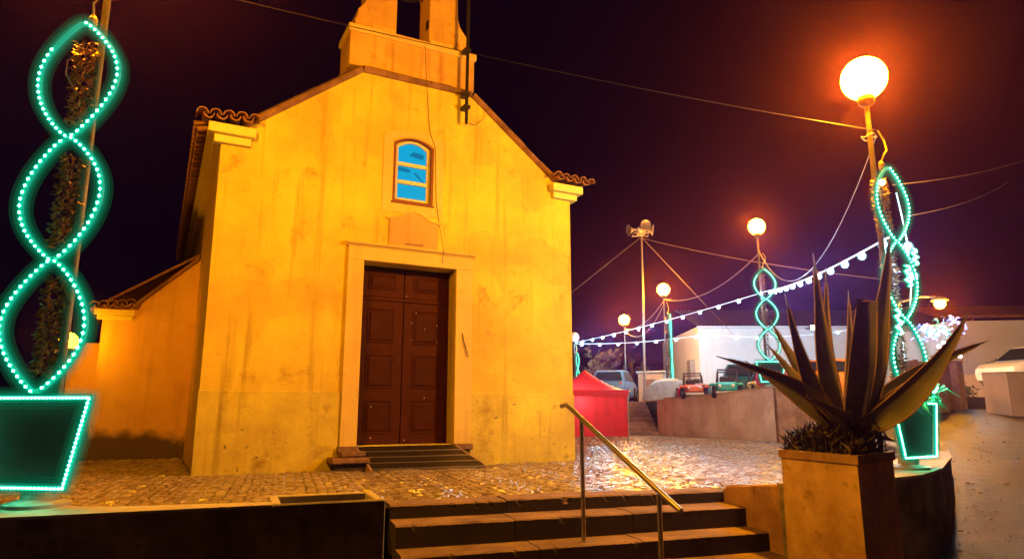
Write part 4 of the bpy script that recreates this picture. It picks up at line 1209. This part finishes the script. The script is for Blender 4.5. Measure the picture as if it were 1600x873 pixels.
# kiosk, hut and booth beyond the wall
kk = thing('kiosk', (7.15, 34.0, 1.4), R(-32), 'small pale kiosk behind the retaining wall by the loudspeaker mast', 'kiosk')
MB().box(-0.65, 0.65, -0.6, 0.6, 0, 1.42, .02).build('wall', 'kiosk', kk)
MB().box(-0.72, 0.72, -0.68, 0.68, 1.422, 1.50, .02).build('roof', 'white_house', kk)
MB().box(-0.3, 0.25, -0.615, -0.601, 0.1, 1.1).build('hatch', 'wood', kk)
cb = thing('utility_cabinet', (10.6, 38.5, 1.4), 0, 'grey upright cabinet left of the white house', 'cabinet')
MB().box(-0.55, 0.55, -0.4, 0.4, 0, 2.4, .03).build('body', 'galv', cb)
MB().box(-0.45, 0.45, -0.415, -0.402, 0.2, 2.2, .003).build('door', 'galv', cb)

# ================================================================ HOUSES
wh = thing('white_house', (10.3, 37.0, 1.4), R(0), 'long white house lit by the light strings, dark tiled roof', 'house')
slab_with_holes([(0, 0), (15, 0), (15, 4.15), (0, 4.15)], [[(8.2, 1.2), (9.4, 1.2), (9.4, 2.6), (8.2, 2.6)]], 0, 0.3).build('wall', 'white_house', wh)
MB().box(0, 0.3, 0.302, 9, 0, 4.15).build('wall', 'white_house', wh)
MB().box(8.2, 9.4, 0.15, 0.18, 1.2, 2.6).build('window', 'glass_dark', wh)
MB().box(4.95, 5.55, -0.05, -0.002, 2.62, 2.80, .01).build('vent', 'galv', wh)
rfv = []; rff = []
for i in range(121):
    x = -0.15 + 15.3 * i / 120; w = 0.05 * (1 if i % 2 else -1)
    rfv += [(x, -0.3, 4.20 + w), (x, 4.5, 5.7 + w)]
rff = [(2 * i, 2 * i + 2, 2 * i + 3, 2 * i + 1) for i in range(120)]
MB().add(rfv, rff).build('roof', 'dark_tile', wh)
MB().box(-0.1, 15.1, -0.25, 0.0, 4.06, 4.148).build('eaves', 'white_house', wh)

fl = thing('flood_light', (16.2, 35.9, 5.35), 0, 'glaring white flood light under the eaves of the white house', 'flood light')
MB().box(-0.20, 0.20, -0.02, 0.10, -0.14, 0.14, .02).build('housing', 'black_iron', fl)
MB().box(-0.17, 0.17, -0.035, -0.022, -0.11, 0.11).build('lens', 'flood', fl)
MB().tube([(0, 0.1, 0), (0, 1.0, 0.05)], 0.03, 6).build('bracket', 'black_iron', fl)
rh = thing('roadside_house', (20.2, 31.0, 1.3), R(-8), 'low whitewashed house with tiled eaves beyond the parked white car', 'house')
slab_with_holes([(0, 0), (16, 0), (16, 3.75), (0, 3.75)], [[(2.45, 1.0), (3.4, 1.0), (3.4, 2.3), (2.45, 2.3)]], 0, 0.3).build('wall', 'white_house', rh)
MB().box(0.0, 0.3, 0.302, 8, 0, 3.75).build('wall', 'white_house', rh)
wn = MB().box(2.45, 3.4, 0.14, 0.17, 1.0, 2.3).build('window', 'glass_dark', rh)
MB().box(2.9, 2.95, 0.10, 0.138, 1.0, 2.3).build('frame', 'wood', wn)
for i in range(64):
    link('roof_tile', cover, rh, (-0.1 + i * 0.25, -0.28, 3.84), (R(18), 0, 0))
MB().add([(-0.2, -0.1, 3.86), (16.2, -0.1, 3.86), (16.2, 4, 5.0), (-0.2, 4, 5.0)], [(0, 1, 2, 3)]).build('roof', 'tile', rh)

wall_run('garden_wall', 'low rendered garden wall at the right edge in front of the white car', [(14.0, 20.2), (14.3, 19.6), (20.0, 18.6)], [2.06, 2.05, 1.95], 0.25, 'garden', base=0.2, cap='coping_low')
wall_run('far_garden_wall', 'pale garden wall beyond the dark bushes on the right', [(15.0, 27.0), (19.5, 26.0)], [2.35, 2.35], 0.25, 'garden', base=0.5)
for i, (x, y, h, lab) in enumerate([(12.75, 20.3, 1.45, 'nearer wooden gate post by the road'), (13.25, 20.9, 1.62, 'taller gate post at the garden entrance'), (13.72, 20.9, 2.55 - 1.1, 'slim brown post at the end of the garden wall')]):
    g_ = thing('gate_post', (x, y, 1.0), R(12), lab, 'post', 'gate posts by the road')
    MB().box(-0.19 + .07 * (i == 2), 0.19 - .07 * (i == 2), -0.15, 0.15, -0.3, h, .02).build('post', 'wood', g_)
    MB().box(-0.21 + .07 * (i == 2), 0.21 - .07 * (i == 2), -0.17, 0.17, h + .002, h + 0.05, .01).build('cap', 'wood', g_)
gp = thing('wooden_gate', (12.0, 20.4, 1.0), R(4), 'weathered vertical plank gate beside the road', 'gate')
for i in range(9):
    MB().box(-0.62 + i * 0.15, -0.62 + i * 0.15 + 0.135, -0.02 + .006 * (i % 2), 0.03, 0.0, 1.45 + 0.03 * (i % 3)).build('plank', 'wood', gp)
MB().box(-0.6, 0.7, 0.031, 0.07, 0.3, 0.4).build('rail', 'wood', gp); MB().box(-0.6, 0.7, 0.031, 0.07, 1.1, 1.2).build('rail', 'wood', gp)

# arm lamp with blue light ornament
al = thing('arm_street_lamp', (12.75, 22.0, 1.1), 0, 'orange street lamp on a side arm beyond the agave on the right', 'street lamp')
MB().tube([(0, 0, 0), (0, 0, 3.3), (0.1, 0, 3.42), (0.8, 0, 3.60), (1.3, 0, 3.58)], [0.07, 0.06, 0.045, 0.04, 0.035], 8).build('pole', 'galv', al)
MB().lathe([(0.05, 3.60), (0.20, 3.56), (0.26, 3.46), (0.24, 3.45)], 12, (1.42, 0)).build('shade', 'galv', al)
link('globe', globe_mesh('globe_right', 0.16), al, (1.42, 0, 3.36))
bo = thing('blue_rope_ornament', (13.6, 21.6, 3.0), 0, 'tangle of blue and white lights under the arm lamp', 'light ornament')
rr = random.Random(31)
for k in range(3):
    mb = MB()
    for _ in range(46):
        th = rr.uniform(0, 6.28); ra = rr.random() ** .5
        p = (-0.25 + 0.45 * k + 0.42 * ra * math.cos(th), 0.2 * math.sin(th * 2), 0.45 + .12 * k + 0.30 * ra * math.sin(th))
        e = (p[0] + rr.uniform(-.16, .16), p[1], p[2] + rr.uniform(-.08, .08))
        mb.tube([p, ((p[0] + e[0]) / 2, p[1], (p[2] + e[2]) / 2 + .04), e], 0.016, 4)
    mb.build('light_tangle', 'rope_blue' if k != 1 else 'rope', bo)['kind'] = 'stuff'
for q in ((0.05, -.1, 0.0), (0.2, -.1, 0.12), (0.75, 0, -.3)): link('bulb', bulb_me, bo, q)

# ================================================================ VEHICLES
def wheel(parent, x, y, z, r_, w):
    prof = [(r_ * .55, -w / 2), (r_ * .94, -w / 2), (r_, -w / 4), (r_, w / 4), (r_ * .94, w / 2), (r_ * .55, w / 2)]
    o = MB().lathe(prof, 18).build('wheel', 'tyre', parent, True); o.location = (x, y, z); o.rotation_euler = (R(90), 0, 0)
    MB().lathe([(0.02, -w * .52), (r_ * .56, -w * .5), (r_ * .56, w * .5), (0.02, w * .52)], 14).build('rim', 'galv', o)
def loft_body(parent, name, mat, secs):
    vs = []; fs = []; n = len(secs[0])
    for s_ in secs: vs += s_
    for i in range(len(secs) - 1):
        for j in range(n): fs.append((i * n + j, i * n + (j + 1) % n, (i + 1) * n + (j + 1) % n, (i + 1) * n + j))
    fs.append(tuple(range(n - 1, -1, -1))); fs.append(tuple((len(secs) - 1) * n + j for j in range(n)))
    return MB().add(vs, fs).build(name, mat, parent, True)
def hatchback(loc, rz, label, mat):
    t = thing('parked_car', loc, rz, label, 'car')
    def sec(x, w, z0, z1, zb):      # body cross-section at x
        return [(x, -w * .92, z0), (x, -w, z0 + .12), (x, -w, zb), (x, -w * .93, z1), (x, w * .93, z1), (x, w, zb), (x, w, z0 + .12), (x, w * .92, z0)]
    loft_body(t, 'body', mat, [sec(-1.95, .70, .35, .78, .68), sec(-1.85, .80, .25, .92, .80), sec(-1.0, .84, .22, .95, .85), sec(0.0, .85, .22, .95, .85), sec(1.0, .84, .22, .93, .82), sec(1.65, .80, .24, .84, .74), sec(1.95, .68, .32, .70, .60)])
    cb_ = [[(x, -w0, .93), (x2, -w1, z), (x2, w1, z), (x, w0, .93)] for x, x2, w0, w1, z in ((-1.80, -1.45, .76, .62, 1.42), (-0.9, -0.9, .80, .66, 1.48), (0.0, -0.05, .80, .66, 1.46), (0.95, 0.35, .78, .62, 1.40))]
    loft_body(t, 'cabin', mat, cb_)
    for sy in (-1, 1):
        for (xa, xb, xc, xd) in ((-1.45, -0.75, -0.75, -1.30), (-0.65, 0.10, 0.05, -0.65), (0.2, 0.72, 0.30, 0.16)):
            y0, y1 = sy * .805, sy * .69
            MB().add([(xa, y0, .98), (xb, y0, .98), (xc, y1, 1.38), (xd, y1, 1.38)], [(0, 1, 2, 3) if sy < 0 else (3, 2, 1, 0)]).build('side_window', 'glass_dark', t)
        MB().ball((1.86, sy * .56, .66), .11, 10, 6, (.6, 1.2, .7)).build('headlight', 'globe_off', t)
        MB().ball((-1.90, sy * .62, .78), .09, 10, 6, (.5, .8, 1.5)).build('tail_light', 'red_orange', t)
        for x in (-1.25, 1.25): wheel(t, x, sy * .76, .29, .29, .19)
    MB().add([(1.0, -.70, .97), (1.0, .70, .97), (0.42, .58, 1.37), (0.42, -.58, 1.37)], [(0, 1, 2, 3)]).build('windscreen', 'glass_dark', t)
    MB().add([(-1.83, .68, 1.0), (-1.83, -.68, 1.0), (-1.52, -.56, 1.38), (-1.52, .56, 1.38)], [(0, 1, 2, 3)]).build('rear_window', 'glass_dark', t)
    return t
hatchback((19.2, 24.6, 1.70), R(195), 'parked white hatchback behind the garden wall at the right edge', 'white_paint').scale = (1.1, 1.1, 1.12)
hatchback((5.1, 33.5, 1.4), R(70), 'blue car parked beyond the far steps, right of the red tent', 'blue_paint')

hatchback((9.6, 28.0, 1.42), R(250), 'dark teal car parked behind the ride jeeps in front of the white house', 'dark_teal')
hatchback((11.6, 25.6, 1.42), R(205), 'orange car parked behind the agave leaves', 'orange_paint')

def ride_jeep(loc, rz, label, mat, s=1.0):
    t = thing('ride_jeep', loc, rz, label, 'ride car', 'small fairground ride cars'); t.scale = (s,) * 3
    MB().box(-0.38, 0.38, -0.75, 0.72, 0.20, 0.56, 0.05).build('body', mat, t)
    MB().box(-0.32, 0.32, -0.98, -0.752, 0.24, 0.52, 0.06).build('bonnet', mat, t)
    for sx in (-1, 1):
        MB().box(sx * .47 - .10, sx * .47 + .10, -0.92, -0.42, 0.42, 0.52, 0.04).build('mudguard', mat, t)
        MB().ball((sx * .22, -1.0, .42), .06, 8, 6).build('headlight', 'globe_off', t)
        for y in (-0.66, 0.5):
            o = MB().lathe([(.1, -.07), (.2, -.07), (.21, 0), (.2, .07), (.1, .07)], 14).build('wheel', 'tyre', t, True); o.location = (sx * .44, y, .21); o.rotation_euler = (0, R(90), 0)
            MB().lathe([(.02, -.075), (.1, -.072), (.1, .072), (.02, .075)], 10).build('rim', 'galv', o)
    MB().tube([(-.36, -.40, .56), (-.33, -.30, .92), (.33, -.30, .92), (.36, -.40, .56)], .03, 6).build('windscreen_frame', 'black_iron', t)
    MB().tube([(-.36, .45, .56), (-.34, .45, 1.05), (.34, .45, 1.05), (.36, .45, .56)], .035, 6).build('roll_bar', 'black_iron', t)
    MB().box(-.28, .28, .1, .42, .562, .80, .05).build('seat', 'black_iron', t)
    MB().tube([(.16 + .11 * math.cos(a), -.16, .72 + .11 * math.sin(a)) for a in [i * .7 for i in range(9)]], .016, 5, closed=True).build('steering_wheel', 'black_iron', t)
    MB().box(-.36, .36, -1.04, -.985, .14, .24, .02).build('bumper', 'galv', t)
    return t
ride_jeep((6.98, 26.2, 1.42), R(-12), 'red orange ride jeep on the upper terrace, left of the teal one', 'red_orange', 0.95)
ride_jeep((7.80, 24.6, 1.42), R(-20), 'teal ride jeep on the upper terrace behind the retaining wall', 'teal', 1.0)
ride_jeep((9.2, 24.9, 1.42), R(-8), 'yellow ride jeep right of the corner ornament', 'yellow', 1.1)
# pink and yellow ride car with big rounded ears
pk = thing('ride_car', (8.65, 23.0, 1.42), R(10), 'yellow ride car with round pink panels at the corner ornament', 'ride car', 'small fairground ride cars')
MB().ball((0, 0, 0.42), 0.42, 16, 10, (1.0, 1.2, 0.85)).build('body', 'yellow', pk, True)
for x, z, r_ in ((-.42, .62, .22), (.42, .62, .22), (-.30, .20, .17), (.32, .18, .16)):
    MB().ball((x, -.34, z), r_, 12, 8, (1, .35, 1.15)).build('round_panel', 'pink', pk, True)
MB().ball((0.5, -.4, .38), .1, 10, 6).build('lamp', 'globe_off', pk, True)
# pale car-shaped ride under wraps, left end
cv = thing('covered_stall', (6.35, 27.6, 1.42), R(-20), 'blue grey tarpaulin covered stall at the left end of the retaining wall', 'stall')
vs = []; fs = []; rr = random.Random(77)
for i in range(13):
    for j in range(9):
        x = -1.0 + 2.0 * i / 12; y = -.6 + 1.2 * j / 8
        m = max(abs(x) / 1.0, abs(y) / .6)
        vs.append((x, y, 0.85 * (1 - m ** 3.2) ** .5 * (0.75 + .25 * math.cos(x * 1.6)) + rr.uniform(-.03, .03) if m < 1 else 0.0))
fs = [(i * 9 + j, (i + 1) * 9 + j, (i + 1) * 9 + j + 1, i * 9 + j + 1) for i in range(12) for j in range(8)]
MB().add(vs, fs).build('tarpaulin', 'tarp', cv, True)
MB().box(-.9, .9, -.5, .5, .0, .3).build('base', 'blue_paint', cv)
for i, (x, y, m_, lab) in enumerate([(6.75, 26.9, 'pink', 'small pink box among the ride cars by the tarpaulin'), (7.25, 25.7, 'blue_paint', 'blue bundle between the tarpaulin and the red orange jeep'), (10.0, 23.6, 'white_paint', 'white rounded shell behind the agave leaves'), (9.6, 22.6, 'pink', 'pink box on the low wall behind the agave')]):
    t = thing('stall_goods', (x, y, 1.42), R(20 * i), lab, 'goods')
    if i == 2: MB().ball((0, 0, .55), .5, 14, 10, (.9, .7, 1.1)).build('shell', m_, t, True)
    else:
        MB().box(-.22, .22, -.2, .2, 0, .42 + .1 * (i % 2), .05).build('box', m_, t)
        MB().box(-.24, .24, -.22, .22, .422 + .1 * (i % 2), .47 + .1 * (i % 2), .01).build('lid', 'white_paint', t)

# ================================================================ PLANTS BEHIND
def bush(name, loc, rx, ry, rz_, n, label, seed, mat='foliage', ls=0.09):
    t = thing(name, loc, 0, label, 'bush')
    rr = random.Random(seed); mb = MB()
    for _ in range(n):
        d = Vector((rr.gauss(0, 1), rr.gauss(0, 1), rr.gauss(0, 1))).normalized() * (rr.random() ** .35)
        lump = 0.8 + .25 * math.sin(d.x * 5 + seed) * math.cos(d.y * 4 + d.z * 3)
        p = Vector((d.x * rx * lump, d.y * ry * lump, max(0.02, rz_ + d.z * rz_ * lump)))
        a = Vector((rr.uniform(-1, 1), rr.uniform(-1, 1), rr.uniform(-1, 1))).normalized() * ls * rr.uniform(.6, 1.4)
        b = a.orthogonal().normalized() * ls * .4
        mb.add([p - a, p + b, p + a, p - b], [(0, 1, 2, 3)])
    mb.build('crown', mat, t)
    m_ = MB()
    for k in range(4):
        m_.tube([(0, 0, 0), (rr.uniform(-.5, .5) * rx, rr.uniform(-.5, .5) * ry, rz_ * .7), (rr.uniform(-.8, .8) * rx, rr.uniform(-.6, .6) * ry, rz_ * 1.4)], [.05, .03, .01], 5)
    m_.build('stem', 'bark', t)
bush('bush', (15.2, 24.2, 1.1), 1.3, .8, .62, 2600, 'dark bush at the garden entrance on the right', 1)
bush('bush', (20.3, 27.2, 1.3), 1.5, .7, .95, 2400, 'green bush against the roadside house', 2)
bush('bush', (22.4, 27.4, 1.3), 1.1, .7, .85, 1600, 'small green bush under the window of the roadside house', 3)
bush('bush', (6.35, 39.0, 1.4), .8, .7, .75, 1500, 'round clipped bush below the farthest lit lamp', 4)
bush('bush', (13.9, 21.9, 0.9), 0.9, .7, .52, 1800, 'low dark bush beside the gate posts', 6)
def bare_tree(loc, label, seed):
    t = thing('bare_tree', loc, 0, label, 'tree')
    rr = random.Random(seed); tr = MB(); tw = MB()
    def grow(p, d, L, r_, lev):
        pts = [p]; rs = [r_]
        for i in range(4):
            d = (d + Vector((rr.uniform(-.3, .3), rr.uniform(-.3, .3), rr.uniform(-.12, .2)))).normalized()
            pts.append(pts[-1] + d * L / 4); rs.append(r_ * (1 - .16 * (i + 1)))
        (tr if lev < 2 else tw).tube(pts, rs, 6 if lev < 2 else 4)
        if lev < 4:
            for k in range(4 if lev < 2 else 3):
                q = pts[rr.randint(2, 4)]
                nd = (d * .5 + Vector((rr.uniform(-1, 1), rr.uniform(-1, 1), rr.uniform(-.25, .7)))).normalized()
                grow(q, nd, L * rr.uniform(.55, .75), rs[-1] * .75, lev + 1)
    grow(Vector((0, 0, 0)), Vector((0, 0, 1)), 2.3, .18, 0)
    tr.build('trunk', 'bark', t)
    for _ in range(1500):
        v = Vector(rr.choice(tw.v)); a = Vector((rr.uniform(-1, 1), rr.uniform(-1, 1), rr.uniform(-1, 1))).normalized() * .10; b = a.orthogonal().normalized() * .035
        v += Vector((rr.uniform(-.1, .1),) * 3)
        tw.add([v - a, v + b, v + a, v - b], [(0, 1, 2, 3)])
    tw.build('crown', 'bark', t)
bare_tree((4.9, 38.6, 0.0), 'dark twiggy tree behind the red tent', 4)
bare_tree((6.0, 43.0, 0.0), 'second twiggy tree behind the lamps, right of the first', 9)

# ================================================================ NIGHT HAZE
hz = bpy.data.materials.new('haze_air'); hz.use_nodes = True
hz.node_tree.nodes.clear()
pv = hz.node_tree.nodes.new('ShaderNodeVolumePrincipled')
pv.inputs['Color'].default_value = (0.85, 0.24, 1.0, 1)
pv.inputs['Density'].default_value = HAZE
pv.inputs['Anisotropy'].default_value = HAZE_G
ho = hz.node_tree.nodes.new('ShaderNodeOutputMaterial')
hz.node_tree.links.new(pv.outputs[0], ho.inputs['Volume'])
o = MB().box(-155, 155, -65, 195, -2.6, 12.5).build('haze', hz)
o['kind'] = 'stuff'; o['label'] = 'thin night haze over the square'
